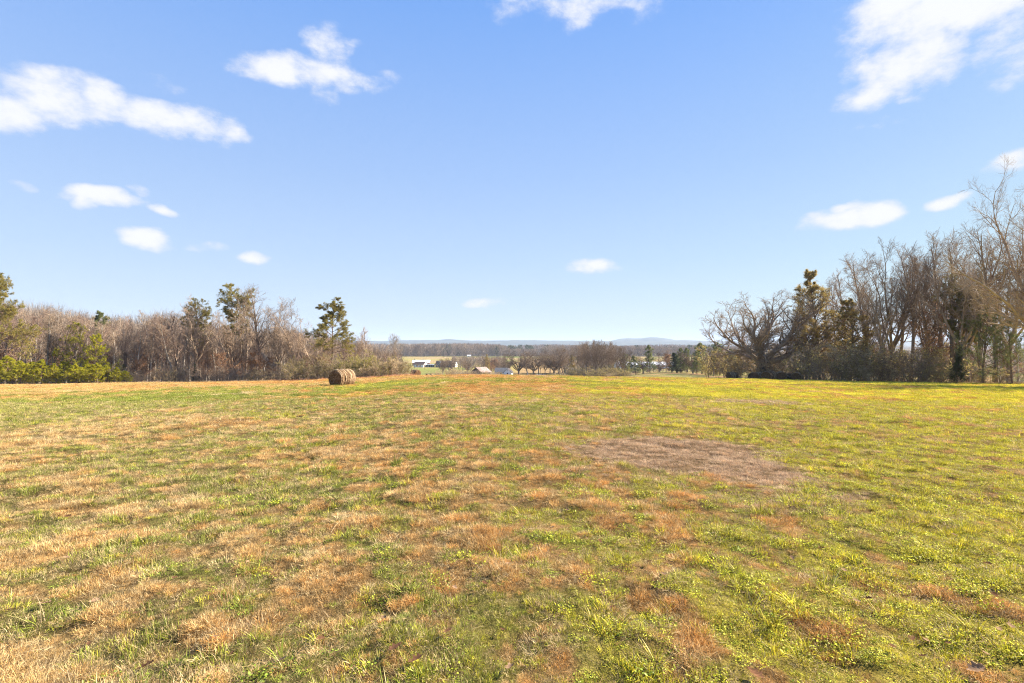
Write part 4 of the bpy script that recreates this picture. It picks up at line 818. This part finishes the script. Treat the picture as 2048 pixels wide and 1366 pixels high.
# ------------------------------------------------------------------ hay bales
def hay_mat(nm='weathered_hay', k=1.0):
    m, nt, out = new_mat(nm); N, L = nt.nodes, nt.links
    cv = N.new('ShaderNodeAttribute'); cv.attribute_name = 'cv'
    cr = N.new('ShaderNodeValToRGB'); e = cr.color_ramp.elements; e[0].color = (.07, .035, .018, 1); e[1].color = (.62, .47, .29, 1); q = e.new(.5); q.color = (.21, .125, .065, 1); L.new(cv.outputs['Fac'], cr.inputs[0])
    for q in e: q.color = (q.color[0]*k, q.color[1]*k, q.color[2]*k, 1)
    d = N.new('ShaderNodeBsdfDiffuse'); L.new(cr.outputs[0], d.inputs[0]); L.new(d.outputs[0], out.inputs[0]); return m
M['hay'] = hay_mat(); M['oldhay_shaded'] = hay_mat('old_shaded_hay', .62)  # old bales: darker from weathering, with tree shade also put into the colour
def mk_bale(seed, Rr=.70, Ln=1.62, hm='hay'):
    g = np.random.default_rng(seed); na_, nl_ = 120, 56
    a = np.linspace(0, 2*np.pi, na_, endpoint=False); x = np.linspace(-Ln/2, Ln/2, nl_); X, A_ = np.meshgrid(x, a, indexing='ij')
    band = fbm(X*9+3, A_*.35, seed, 4); fine = fbm(X*34, A_*3.0, seed+1, 3); cord = np.sin(X*46+np.sin(A_)*.6)
    edge = 1-.10*sstep(.86, 1, np.abs(X)/(Ln/2))
    rr = Rr*edge+(band-.5)*.15+(fine-.5)*.07+cord*.007; yy = np.cos(A_)*rr; zz = np.sin(A_)*rr
    zz = np.where(zz < -Rr*.86, -Rr*.86+(zz+Rr*.86)*.15, zz)+Rr*.88
    V = np.stack([X, yy*1.02, zz], -1).reshape(-1, 3)
    cv = np.clip(.5+2.2*(band-.5)+1.6*(fine-.5), 0, 1).ravel()
    i, j = np.meshgrid(np.arange(nl_-1), np.arange(na_), indexing='ij'); j2 = (j+1) % na_; b = i*na_
    Fs = np.stack([b+j, b+na_+j, b+na_+j2, b+j2], -1).reshape(-1, 4)
    # loose straws lying round the roll
    n = 5200; k = g.integers(0, len(V), n); c = V[k]*1.0; cen = np.stack([c[:, 0], c[:, 1]*0, c[:, 2]*0+Rr*.88], -1); out_ = norm(c-cen); tang = norm(np.cross(out_, np.array([1., 0, 0])))
    d = norm(tang*g.choice([-1, 1], n)[:, None]+out_*g.uniform(.02, .35, n)[:, None]+g.normal(0, .25, (n, 3))); Ls = g.uniform(.05, .17, n)[:, None]; s_ = np.cross(out_, d)*.005
    Vs = np.stack([c-s_, c+s_, c+d*Ls+out_*.012], 1).reshape(-1, 3); Fst = (np.arange(n)*3)[:, None]+np.arange(3)+len(V)
    side = mesh_np('rolled_side', np.vstack([V, Vs]), [Fs, Fst], [M[hm]], attrs={'cv': ('FLOAT', np.concatenate([cv, np.repeat(g.uniform(.15, 1, n), 3)]).astype(np.float32))})
    ends = []
    for sg in (-1, 1):
        rim = V.reshape(nl_, na_, 3)[0 if sg < 0 else -1]; q = np.linspace(1, 0, 26)[:, None, None]; cc = np.array([0, 0, Rr*.88]); base = rim[None]*1.0
        Ve = np.empty((26, na_, 3)); Ve[..., 1:] = cc[None, None, 1:]+(base[..., 1:]-cc[1:])*q
        rad_ = q[..., 0]; sp = np.sin(rad_*Rr*70+a[None]*1.0)+.8*np.sin(rad_*31+a[None]*2+1); nz = fbm(np.cos(a)[None]*rad_*16+40, np.sin(a)[None]*rad_*16, seed+5, 4)
        Ve[..., 0] = sg*(Ln/2+.05*(1-rad_**3)+sp*.012*(1-rad_**8)+(nz-.5)*.05*(1-rad_**8))
        cve = np.clip(.30+.12*sp+(nz-.5)*1.2, 0, 1); i, j = np.meshgrid(np.arange(25), np.arange(na_), indexing='ij'); j2 = (j+1) % na_; b = i*na_; Fe = np.stack([b+j, b+na_+j, b+na_+j2, b+j2], -1).reshape(-1, 4)
        n = 500; k = g.integers(0, 26*na_, n); c = Ve.reshape(-1, 3)[k]; d = norm(np.stack([sg*g.uniform(.1, .9, n), g.normal(0, 1, n), g.normal(0, 1, n)], -1)); s_ = norm(np.cross(d, g.normal(0, 1, (n, 3))))*.005
        Vs = np.stack([c-s_, c+s_, c+d*g.uniform(.03, .10, n)[:, None]], 1).reshape(-1, 3)
        ends.append(mesh_np('end_face', np.vstack([Ve.reshape(-1, 3), Vs]), [Fe, (np.arange(n)*3)[:, None]+np.arange(3)+26*na_], [M[hm]], attrs={'cv': ('FLOAT', np.concatenate([cve.ravel(), np.repeat(g.uniform(.2, 1, n), 3)]).astype(np.float32))}))
    return side, ends
BM = [mk_bale(900), mk_bale(905), mk_bale(910, hm='oldhay_shaded'), mk_bale(915, hm='oldhay_shaded')]
def bale(k, px, Y, ax, label, group=None, s=1.0):
    """ax: direction of the roll's axis, degrees from +X"""
    X = (px-1024)/F*Y; z = min(float(H(X+dx, Y+dy)) for dx in (-.4, .4) for dy in (-.4, .4)); r_ = empty('hay_bale', (X, Y, z-.03), R(ax)); r_.scale = (s, s, s); tag(r_, label, 'hay bale', group)
    link('rolled_side', BM[k][0], r_); link('end_face', BM[k][1][0], r_); link('end_face', BM[k][1][1], r_); return r_
bale(0, 684, Yof(684, 770.5), 68, 'round hay bale lying alone in the open field, nearest to the camera', s=.98)
bale(1, 831, 98, 140, 'round hay bale at the crest beside the thicket with its lit end facing right')
bale(0, 854.5, 232, 80, 'left one of two tiny hay bales far down the green slope', s=1.0)
bale(1, 863, 236, 70, 'right one of two tiny hay bales far down the green slope', s=1.0)
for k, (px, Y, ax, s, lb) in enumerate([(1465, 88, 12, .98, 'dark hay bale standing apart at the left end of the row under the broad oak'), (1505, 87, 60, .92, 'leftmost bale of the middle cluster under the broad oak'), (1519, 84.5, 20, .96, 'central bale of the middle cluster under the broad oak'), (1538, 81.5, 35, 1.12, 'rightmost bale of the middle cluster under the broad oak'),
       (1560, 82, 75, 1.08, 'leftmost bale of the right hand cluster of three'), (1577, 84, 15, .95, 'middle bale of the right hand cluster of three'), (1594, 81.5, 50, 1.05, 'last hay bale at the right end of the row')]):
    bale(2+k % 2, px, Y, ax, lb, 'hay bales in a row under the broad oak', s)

# ------------------------------------------------------------------ farm buildings
M['white'] = rough_mat('white_siding', (.70, .70, .68), (.82, .82, .80), 2, bump=.05)
M['whiteroof'] = rough_mat('white_metal_roof', (.72, .73, .75), (.84, .85, .86), 1.5, rough=.4, bump=.03, stretch=(6, 1, 1))
M['brownroof'] = rough_mat('brown_shingle_roof', (.13, .075, .05), (.24, .14, .095), 2, bump=.2)
M['greyroof'] = rough_mat('grey_shingle_roof', (.12, .115, .11), (.22, .21, .20), 2, bump=.2)
M['darkroof'] = rough_mat('dark_shingle_roof', (.045, .035, .035), (.09, .07, .065), 2, bump=.2)
M['rust'] = rough_mat('rusty_metal_roof', (.20, .105, .07), (.42, .34, .30), 1.3, rough=.6, bump=.1, stretch=(1, 3, 1))
M['brick'] = rough_mat('red_brick', (.26, .11, .075), (.38, .17, .11), 4, bump=.1)
M['board'] = rough_mat('weathered_board', (.14, .11, .085), (.26, .21, .165), 3, bump=.2, stretch=(1, 1, .2))
M['bluegrey'] = rough_mat('blue_grey_wall', (.10, .12, .17), (.16, .19, .25), 2, bump=.05)
M['glass'] = rough_mat('window_glass', (.02, .025, .03), (.04, .045, .055), 1, rough=.08, spec=.6, bump=0)
M['door'] = rough_mat('door_paint', (.10, .06, .045), (.16, .10, .07), 2, bump=.05)
M['asphalt'] = rough_mat('grey_gravel', (.30, .28, .26), (.48, .45, .41), .8, bump=.1)
M['fence'] = rough_mat('dark_fence_board', (.045, .035, .03), (.10, .08, .065), 3, bump=.2)
M['whitepaint'] = rough_mat('white_paint', (.74, .74, .72), (.82, .82, .80), 3, bump=0)
def house(name, label, cat, px, Y, L, W, eave, rise, rz, wall, roof, wins=(), doors=(), over=.35, dz=0, gable=None):
    """gabled building: ridge along local x; wins/doors (side, pos, z, w, h) with side 'f','b' (long sides) or 'l','r' (gable ends)"""
    X = (px-1024)/F*Y; z = float(H(X, Y))+dz; r_ = empty(name, (X, Y, z), R(rz)); tag(r_, label, cat)
    w = MB(); w.prism([(-W/2, -.8), (W/2, -.8), (W/2, eave), (0, eave+rise), (-W/2, eave)], -L/2, L/2); w.build('wall', M[wall], r_)
    q = MB(); t = .12; k = rise/(W/2)
    for sg in (-1, 1):
        y0, z0 = sg*(W/2+over), eave-over*k
        q.prism([(0, eave+rise+.03), (y0, z0+.03), (y0, z0+.03+t), (0, eave+rise+.03+t)], -L/2-over, L/2+over)
    q.build('roof', M[roof], r_)
    def opening(nm, side, pos, zc, ww, hh, mat, pane):
        m = MB(); e = .05
        if side in 'fb':
            y = -W/2-e/2 if side == 'f' else W/2+e/2; m.box(pos-ww/2, pos+ww/2, y-e/2-.01, y+e/2, zc-hh/2, zc+hh/2)
        else:
            x = -L/2-e/2 if side == 'l' else L/2+e/2; m.box(x-e/2-.01, x+e/2, pos-ww/2, pos+ww/2, zc-hh/2, zc+hh/2)
        o = m.build(nm, mat, r_)
        if pane:
            p = MB(); f = .1
            if side in 'fb': y = (-W/2-.075) if side == 'f' else W/2+.07; p.box(pos-ww/2+f, pos+ww/2-f, y-.01, y+.01, zc-hh/2+f, zc+hh/2-f)
            else: x = (-L/2-.075) if side == 'l' else L/2+.07; p.box(x-.01, x+.01, pos-ww/2+f, pos+ww/2-f, zc-hh/2+f, zc+hh/2-f)
            p.build('pane', M['glass'], o)
    for wv in wins: opening('window', *wv, M['whitepaint'], True)
    for dv in doors: opening('door', *dv, M['door'], False)
    return r_
house('barn', 'long white roofed barn with a brick gable in the valley behind the garage', 'barn', 843, 500, 17, 9, 2.9, 2.4, 4, 'brick', 'whiteroof', [('r', -2, 1.7, 1.2, 1.3), ('f', -4, 1.6, 1.2, 1.2)], [('r', 1.5, 1.25, 2.6, 2.5)])
house('garage', 'garage with a brown shingle roof and a bright white gable end', 'garage', 841.5, 462, 10.6, 7.2, 2.6, 2.3, -22, 'white', 'brownroof', [('f', -2, 1.5, 1.2, 1.1), ('f', 2, 1.5, 1.2, 1.1), ('r', 0, 3.4, .8, .9)], [('r', -1.6, 1.1, 2.6, 2.2), ('r', 1.7, 1.1, 2.4, 2.2)])
fh = house('farmhouse', 'dark roofed farmhouse with a grey dormer and white right gable', 'house', 893, 462, 18.5, 8.5, 2.8, 2.9, -10, 'bluegrey', 'darkroof', [('f', -6.5, 1.6, 1.3, 1.3), ('f', -3.5, 1.6, 1.3, 1.3), ('f', 2.5, 1.6, 1.3, 1.3), ('f', 6.5, 1.6, 1.3, 1.3), ('r', -1.6, 1.7, 1.0, 1.3), ('r', 1.6, 1.7, 1.0, 1.3)], [('f', 0, 1.05, 1.0, 2.1)])
m = MB(); m.prism([(-7.9, 2.5), (-2.6, 2.5), (-5.25, 5.4)], -5.3, -1.0, 'y'); m.build('dormer', M['bluegrey'], fh)
for sx, nm in ((-6.0, 0), (-4.5, 0)):
    m = MB(); m.box(sx-.45, sx+.45, -5.36, -5.3, 3.0, 4.1); w_ = m.build('window', M['whitepaint'], fh); m = MB(); m.box(sx-.35, sx+.35, -5.39, -5.365, 3.1, 4.0); m.build('pane', M['glass'], w_)
m = MB(); m.box(9.27, 9.32, -4.2, 4.2, 0, 2.75); m.prism([(-4.2, 2.752), (4.2, 2.752), (0, 5.5)], 9.27, 9.32); m.build('gable_siding', M['white'], fh)
m = MB(); m.box(6.2, 7.0, -.4, .4, 4.5, 6.6); m.build('chimney', M['brick'], fh)
px_ = empty('breezeway', (*P(861, 462)[:2], P(861, 462)[2]), R(-16)); tag(px_, 'low open breezeway with a pale roof edge between garage and farmhouse', 'porch')
m = MB(); m.box(-3.6, 3.6, -2.2, 2.2, 2.35, 2.75); m.build('roof', M['whiteroof'], px_); m = MB(); m.box(-3.4, 3.4, 1.4, 1.6, -.3, 2.34); m.build('wall', M['bluegrey'], px_)
for x_ in (-3.2, -1.1, 1.1, 3.2): m = MB(); m.box(x_-.08, x_+.08, -2.05, -1.89, -.3, 2.34); m.build('post', M['whitepaint'], px_)
house('shed', 'old board shed with a rusty metal roof sunk in the brush', 'shed', 962, 205, 5.2, 5.6, 1.9, 1.7, 50, 'board', 'rust', [], [('f', -1, 1, 1.6, 1.9)], over=.45, dz=-.1)
sh = house('cottage', 'small house with a blue-grey roof beside the round headed oak', 'house', 1004, 298, 7.5, 6.5, 2.6, 2.2, -8, 'white', 'greyroof', [('f', -2.2, 1.5, 1, 1.2), ('f', 2.2, 1.5, 1, 1.2), ('r', 0, 1.5, 1, 1.2)], [('f', 0, 1.05, 1, 2.1)], dz=-.7)
house('cottage', 'white gabled wing with a dark roof right of the small grey roofed house', 'house', 1017, 294, 5.2, 4.4, 2.3, 2.0, 78, 'white', 'darkroof', [('l', 0, 1.5, 1.0, 1.2), ('l', 0, 3.1, .6, .6)], [], dz=-.6)
house('poultry_house', 'very long low building with a bright white metal roof seen through the evergreens', 'long barn', 1290, 445, 52, 17, 2.6, 2.6, -1.5, 'white', 'whiteroof', [('f', x_, 1.4, 2.6, 1.0) for x_ in range(-22, 24, 6)], [('f', -25, 1.1, 1.2, 2.2)], dz=.3)
house('barn', 'tiny pale roofed building at the foot of the far woods', 'barn', 938, 815, 5.5, 4, 2.0, 1.2, 10, 'white', 'whiteroof', [('f', 1.3, 1.2, .9, .8)], [('f', -1.3, .9, 1.0, 1.8)])

# fence, posts, pole, drive
fx0, fx1, fY = 1022, 1124, 276
def fpt(px, Y): return Vector(P(px, Y))
fn = empty('board_fence', fpt((fx0+fx1)/2, fY)); tag(fn, 'dark board fence running behind the driveway oaks', 'fence'); fo = fn.location.copy()
N_ = 13; prev = None
for k in range(N_+1):
    px = fx0+(fx1-fx0)*k/N_; p = fpt(px, fY)-fo
    m = MB(); m.box(-.08, .08, -.08, .08, -.4, 1.45); o = m.build('post', M['fence'], fn, p)
    if prev is not None:
        for zz in (.45, .85, 1.25):
            m = MB(); L_ = (p-prev).length; m.box(-.02, L_+.02, -.13, -.09, zz-.09, zz+.09); o = m.build('rail', M['fence'], fn, prev); o.rotation_euler = (0, -math.atan2(p.z-prev.z, p.x-prev.x), math.atan2(p.y-prev.y, p.x-prev.x))
    prev = p
def pole(px, Y, h, r, mat, name, label, cat, arm=False):
    r_ = empty(name, P(px, Y)); tag(r_, label, cat); V, Fc = tubes([(np.array([[[0, 0, -.5], [0, 0, h/2], [0, 0, h]]]), np.array([[r*1.15, r, r*.8]]), 10)])
    link('shaft', mesh_np('shaft', V, Fc, [M[mat]], smooth=True), r_)
    m = MB(); m.box(-.9 if arm else -r*1.3, .9 if arm else r*1.3, -.07, .07, h*.93 if arm else h, h*.93+.14 if arm else h+.05); m.build('crossarm' if arm else 'cap', M[mat], r_)
pole(829, 430, 8.5, .14, 'fence', 'utility_pole', 'thin utility pole standing left of the brown roofed garage', 'utility pole', True)
pole(848.5, 405, 5.5, .10, 'fence', 'utility_pole', 'short dark pole on the lawn below the white gable of the garage', 'pole')
pole(1055.5, 250, 2.1, .10, 'whitepaint', 'marker_post', 'white post standing against the dark trunk of the driveway oak', 'post')
pole(1074, 268, 2.6, .09, 'whitepaint', 'marker_post', 'white post at the bend of the driveway right of the big oak', 'post')
def road(name, label, pl, w):
    c = np.array([[(px-1024)/F*Y, Y] for px, Y in pl]); t = np.linspace(0, len(c)-1, 90); c = np.stack([np.interp(t, np.arange(len(c)), c[:, k]) for k in (0, 1)], -1)
    for _ in range(6): c[1:-1] = (c[:-2]+c[1:-1]*2+c[2:])/4
    d = norm(np.gradient(c, axis=0)); nrm = np.stack([-d[:, 1], d[:, 0]], -1); V = []
    for q in (-1, -.33, .33, 1): p = c+nrm*q*w/2; V.append(np.stack([p[:, 0], p[:, 1], H(p[:, 0], p[:, 1])+.12*(1-abs(q)*.3)], -1))
    V = np.stack(V, 1).reshape(-1, 3); i, j = np.meshgrid(np.arange(len(c)-1), np.arange(3), indexing='ij'); b = i*4+j
    o = link(name, mesh_np(name, V, np.stack([b, b+1, b+5, b+4], -1).reshape(-1, 4), [M['asphalt']], smooth=True)); tag(o, label, 'road', kind='structure')
road('driveway', 'pale gravel drive passing below the bare oaks', [(1000, 292), (1030, 285), (1055, 282), (1075, 290), (1085, 310)], 4.5)
road('road', 'pale gravel lane winding across the far field', [(1118, 520), (1130, 470), (1142, 430), (1152, 400), (1165, 385), (1185, 378), (1230, 376)], 7)
road('road', 'thin pale lane crossing the valley by the far woods', [(1140, 640), (1180, 640), (1240, 650)], 6)

# ------------------------------------------------------------------ dead leaves and weeds in the foreground
M['deadleaf'] = leaf_mat('dead_oak_leaf', (.10, .05, .028), (.22, .115, .06), .25, .3)
M['deadleaf_pale'] = leaf_mat('bleached_dead_leaf', (.22, .13, .075), (.38, .25, .15), .25, .2)
def mk_leaf(seed, mat):
    g = np.random.default_rng(seed); n = 15; t = np.linspace(0, 1, n); wv = .30*np.sin(np.pi*np.clip(t, 0, 1)**.75)*(1+.38*np.sin(t*22+g.uniform(0, 6)))+.01
    V = []; cu = g.uniform(.6, 1.6); tw = g.uniform(-.8, .8)
    for k in range(n):
        x = (t[k]-.5)
        for q in (-1, -.5, 0, .5, 1):
            y = q*wv[k]; z = .35*cu*(y**2)*2.2+.28*x*x*cu+.1*q*x*tw+g.normal(0, .006)+.02
            V.append((x, y, z))
    i, j = np.meshgrid(np.arange(n-1), np.arange(4), indexing='ij'); b = i*5+j
    return mesh_np('dead_leaf', np.array(V), np.stack([b, b+1, b+6, b+5], -1).reshape(-1, 4), [M[mat]], smooth=True, attrs={'cv': ('FLOAT', g.uniform(0, 1, n*5).astype(np.float32))})
LM = [mk_leaf(1000+k, 'deadleaf') for k in range(4)]+[mk_leaf(1010+k, 'deadleaf_pale') for k in range(3)]
fixed = [(90, 1222, .12), (290, 1352, .13), (350, 1172, .07), (790, 1318, .13), (830, 1335, .14), (895, 1280, .09), (918, 1134, .09), (1135, 1027, .12), (1075, 1143, .07), (970, 1182, .08), (870, 1232, .06), (1200, 1096, .08), (1225, 1228, .10), (1300, 1138, .09), (1585, 1120, .09), (1688, 1148, .10), (1735, 1208, .08), (1850, 1282, .10), (1950, 1350, .15), (1975, 1138, .09),
         (1510, 1358, .14), (1908, 1077, .09), (910, 1182, .07), (1105, 1068, .08), (135, 1038, .12), (20, 1240, .10), (640, 1290, .09), (560, 1345, .11), (430, 1300, .08), (1020, 1340, .12)]
for k in range(34): fixed.append((random.uniform(20, 2030), random.uniform(960, 1340), random.uniform(.06, .10)))
def where(px, py):
    h = 'left' if px < 500 else 'centre left' if px < 900 else 'centre' if px < 1200 else 'centre right' if px < 1600 else 'right'
    return h, ('close to the camera' if py > 1240 else 'in the near grass' if py > 1080 else 'farther out in the grass')
leafo = []
for k, (px, py, sz) in enumerate(fixed):
    Y = Yof(px, py); X = (px-1024)/F*Y; sz *= .56; kk = random.randrange(7); o = link('dead_leaf', LM[kk]); o.location = (X, Y, float(H(X, Y))+.045); o.scale = (sz*1.25,)*3
    o.rotation_euler = (random.uniform(-.35, .35), random.uniform(-.35, .35), random.uniform(0, 6.28)); leafo.append((py, px, kk, o))
ORDL = 'leftmost,second,third,fourth,fifth,sixth,seventh,eighth,ninth,tenth,eleventh,twelfth,thirteenth,fourteenth,fifteenth,sixteenth,seventeenth,eighteenth,nineteenth,twentieth'.split(',')
leafo.sort(key=lambda q: q[0]); nb = 5
for b in range(nb):
    row_ = sorted(leafo[b*len(leafo)//nb:(b+1)*len(leafo)//nb], key=lambda q: q[1])
    for k, (py, px, kk, o) in enumerate(row_):
        tag(o, '%s curled dead leaf, %s%s in the %s band of leaves' % ('bleached tan' if kk > 3 else 'rusty brown', ORDL[k], ' from the left' if k else '', ('farthest', 'second farthest', 'middle', 'second nearest', 'nearest')[b]), 'dead leaf', 'dead leaves in the grass')

# ------------------------------------------------------------------ air
hz = bpy.data.meshes.new('haze'); hb = MB(); 
M['haze'], nt, out = new_mat('haze_air'); vol = nt.nodes.new('ShaderNodeVolumePrincipled'); vol.inputs['Color'].default_value = (.62, .78, 1, 1); vol.inputs['Density'].default_value = 1.1e-4; vol.inputs['Anisotropy'].default_value = 0
nt.links.new(vol.outputs[0], out.inputs['Volume'])
hb.box(-17600, 17600, -17600, 17600, -60, 78); ho = hb.build('haze', M['haze']); tag(ho, 'thin pale air in which the far hills fade blue', 'haze', kind='stuff'); M['haze'].cycles.homogeneous_volume = True

# ------------------------------------------------------------------ labels that single out look-alikes
ORD = ['first', 'second', 'third', 'fourth', 'fifth', 'sixth', 'seventh', 'eighth', 'ninth', 'tenth', 'eleventh', 'twelfth', 'thirteenth', 'fourteenth', 'fifteenth', 'sixteenth', 'seventeenth', 'eighteenth', 'nineteenth', 'twentieth']
LMK = [(-40, 'the left edge pine'), (60, 'the fourth young pine'), (150, 'the yellow-green pine'), (208, 'the green-topped pine'), (300, 'the last young pine'), (392, 'the wide copse tree'), (462, 'the tallest pine'), (519, 'the tallest bare tree'), (592, 'the spreading copse tree'), (664, 'the lone layered pine'), (733, 'the round headed tree'), (789, 'the pale trunked tree'),
       (831, 'the crest hay bale'), (893, 'the farmhouse'), (962, 'the rusty shed'), (1004, 'the grey roofed house'), (1038, 'the round headed oak'), (1108, 'the driveway oak'), (1146, 'the lone cedar'), (1200, 'the fence end clump'), (1253, 'the small green pine'), (1300, 'the thin trunked pine'), (1354, 'the dark roadside cedar'), (1404, 'the broad bank pine'), (1465, 'the single dark bale'), (1528, 'the broad oak'), (1593, 'the last hay bale'), (1640, 'the tall cedar'), (1700, 'the shorter cedar'), (1785, 'the tallest vase tree'), (1868, 'the russet tree'), (1914, 'the black cedar'), (1966, 'the soft pine'), (2024, 'the right edge pine')]
SHORT = {'bare trees of the left wood': ('bare tree', 3), 'russet understory trees in the left wood': ('russet leaved small tree', 2), 'brush along the left wood': ('low twiggy brush', 1), 'bare trees of the right wood': ('tall bare tree', 2), 'slim trees of the right wood': ('slim bare tree', 1), 'understory trees of the right wood': ('low bare tree', 1),
         'olive bushes on the right': ('olive leafy bush', 2), 'tan bushes on the right': ('pale tan bush', 1), 'leafless bushes on the right': ('leafless twiggy bush', 2), 'bushes behind the near hay bale': ('leafy bush', 2), 'bare trees left of the white roof': ('tall bare clump tree', 2), 'small trees by the white roof': ('small bare tree', 1), 'bare trees in the hollow': ('bare hollow tree', 2),
         'brush round the shed': ('low brush', 1), 'brush by the driveway trees': ('low brush', 1), 'bare trees behind the driveway': ('bare brown tree farther back', 1), 'brush under the clump trees': ('taller brush', 1), 'trees on the shaded bank': ('bank tree', 1), 'young pines along the left wood': ('bright yellow-green young pine', 1), 'small cedars under the copse': ('small dark cedar', 1)}
byg = {}
for o in list(C.objects):
    if o.parent is None and o.get('group') in SHORT: byg.setdefault(o['group'], []).append(o)
for gname, obs in byg.items():
    base, nr_ = SHORT[gname]; ys = sorted(o.location.y for o in obs); cuts = [ys[int(len(ys)*q/nr_)] for q in range(1, nr_)]
    sets = {}
    for o in obs:
        px = 1024+F*o.location.x/o.location.y; rk = sum(o.location.y >= c for c in cuts); lm = max([l for l in LMK if l[0] <= px] or [LMK[0]])
        sets.setdefault((rk, lm), []).append((px, o))
    for (rk, lm), L_ in sets.items():
        L_.sort(key=lambda q: q[0]); rn = {1: '', 2: (' in the front rank', ' in the back rank')[min(rk, 1)], 3: (' in the front rank', ' in the middle rank', ' in the back rank')[min(rk, 2)]}[nr_]
        for q, (px, o) in enumerate(L_):
            o['label'] = ('%s%s, %s right of %s' % (base, rn, ORD[q] if len(L_) > 1 else 'next', lm[1])) if px > -40 else '%s%s, %s from the left beyond the left edge' % (base, rn, ORD[q])
n_ = 0
for o in C.objects:
    if o.get('label') == 'tan bush in the thicket behind the near hay bale': n_ += 1; o['label'] = ('higher' if n_ == 1 else 'lower')+' tan bush in the thicket behind the near hay bale'
print('objects', len(C.objects), 'gz', gz.min())
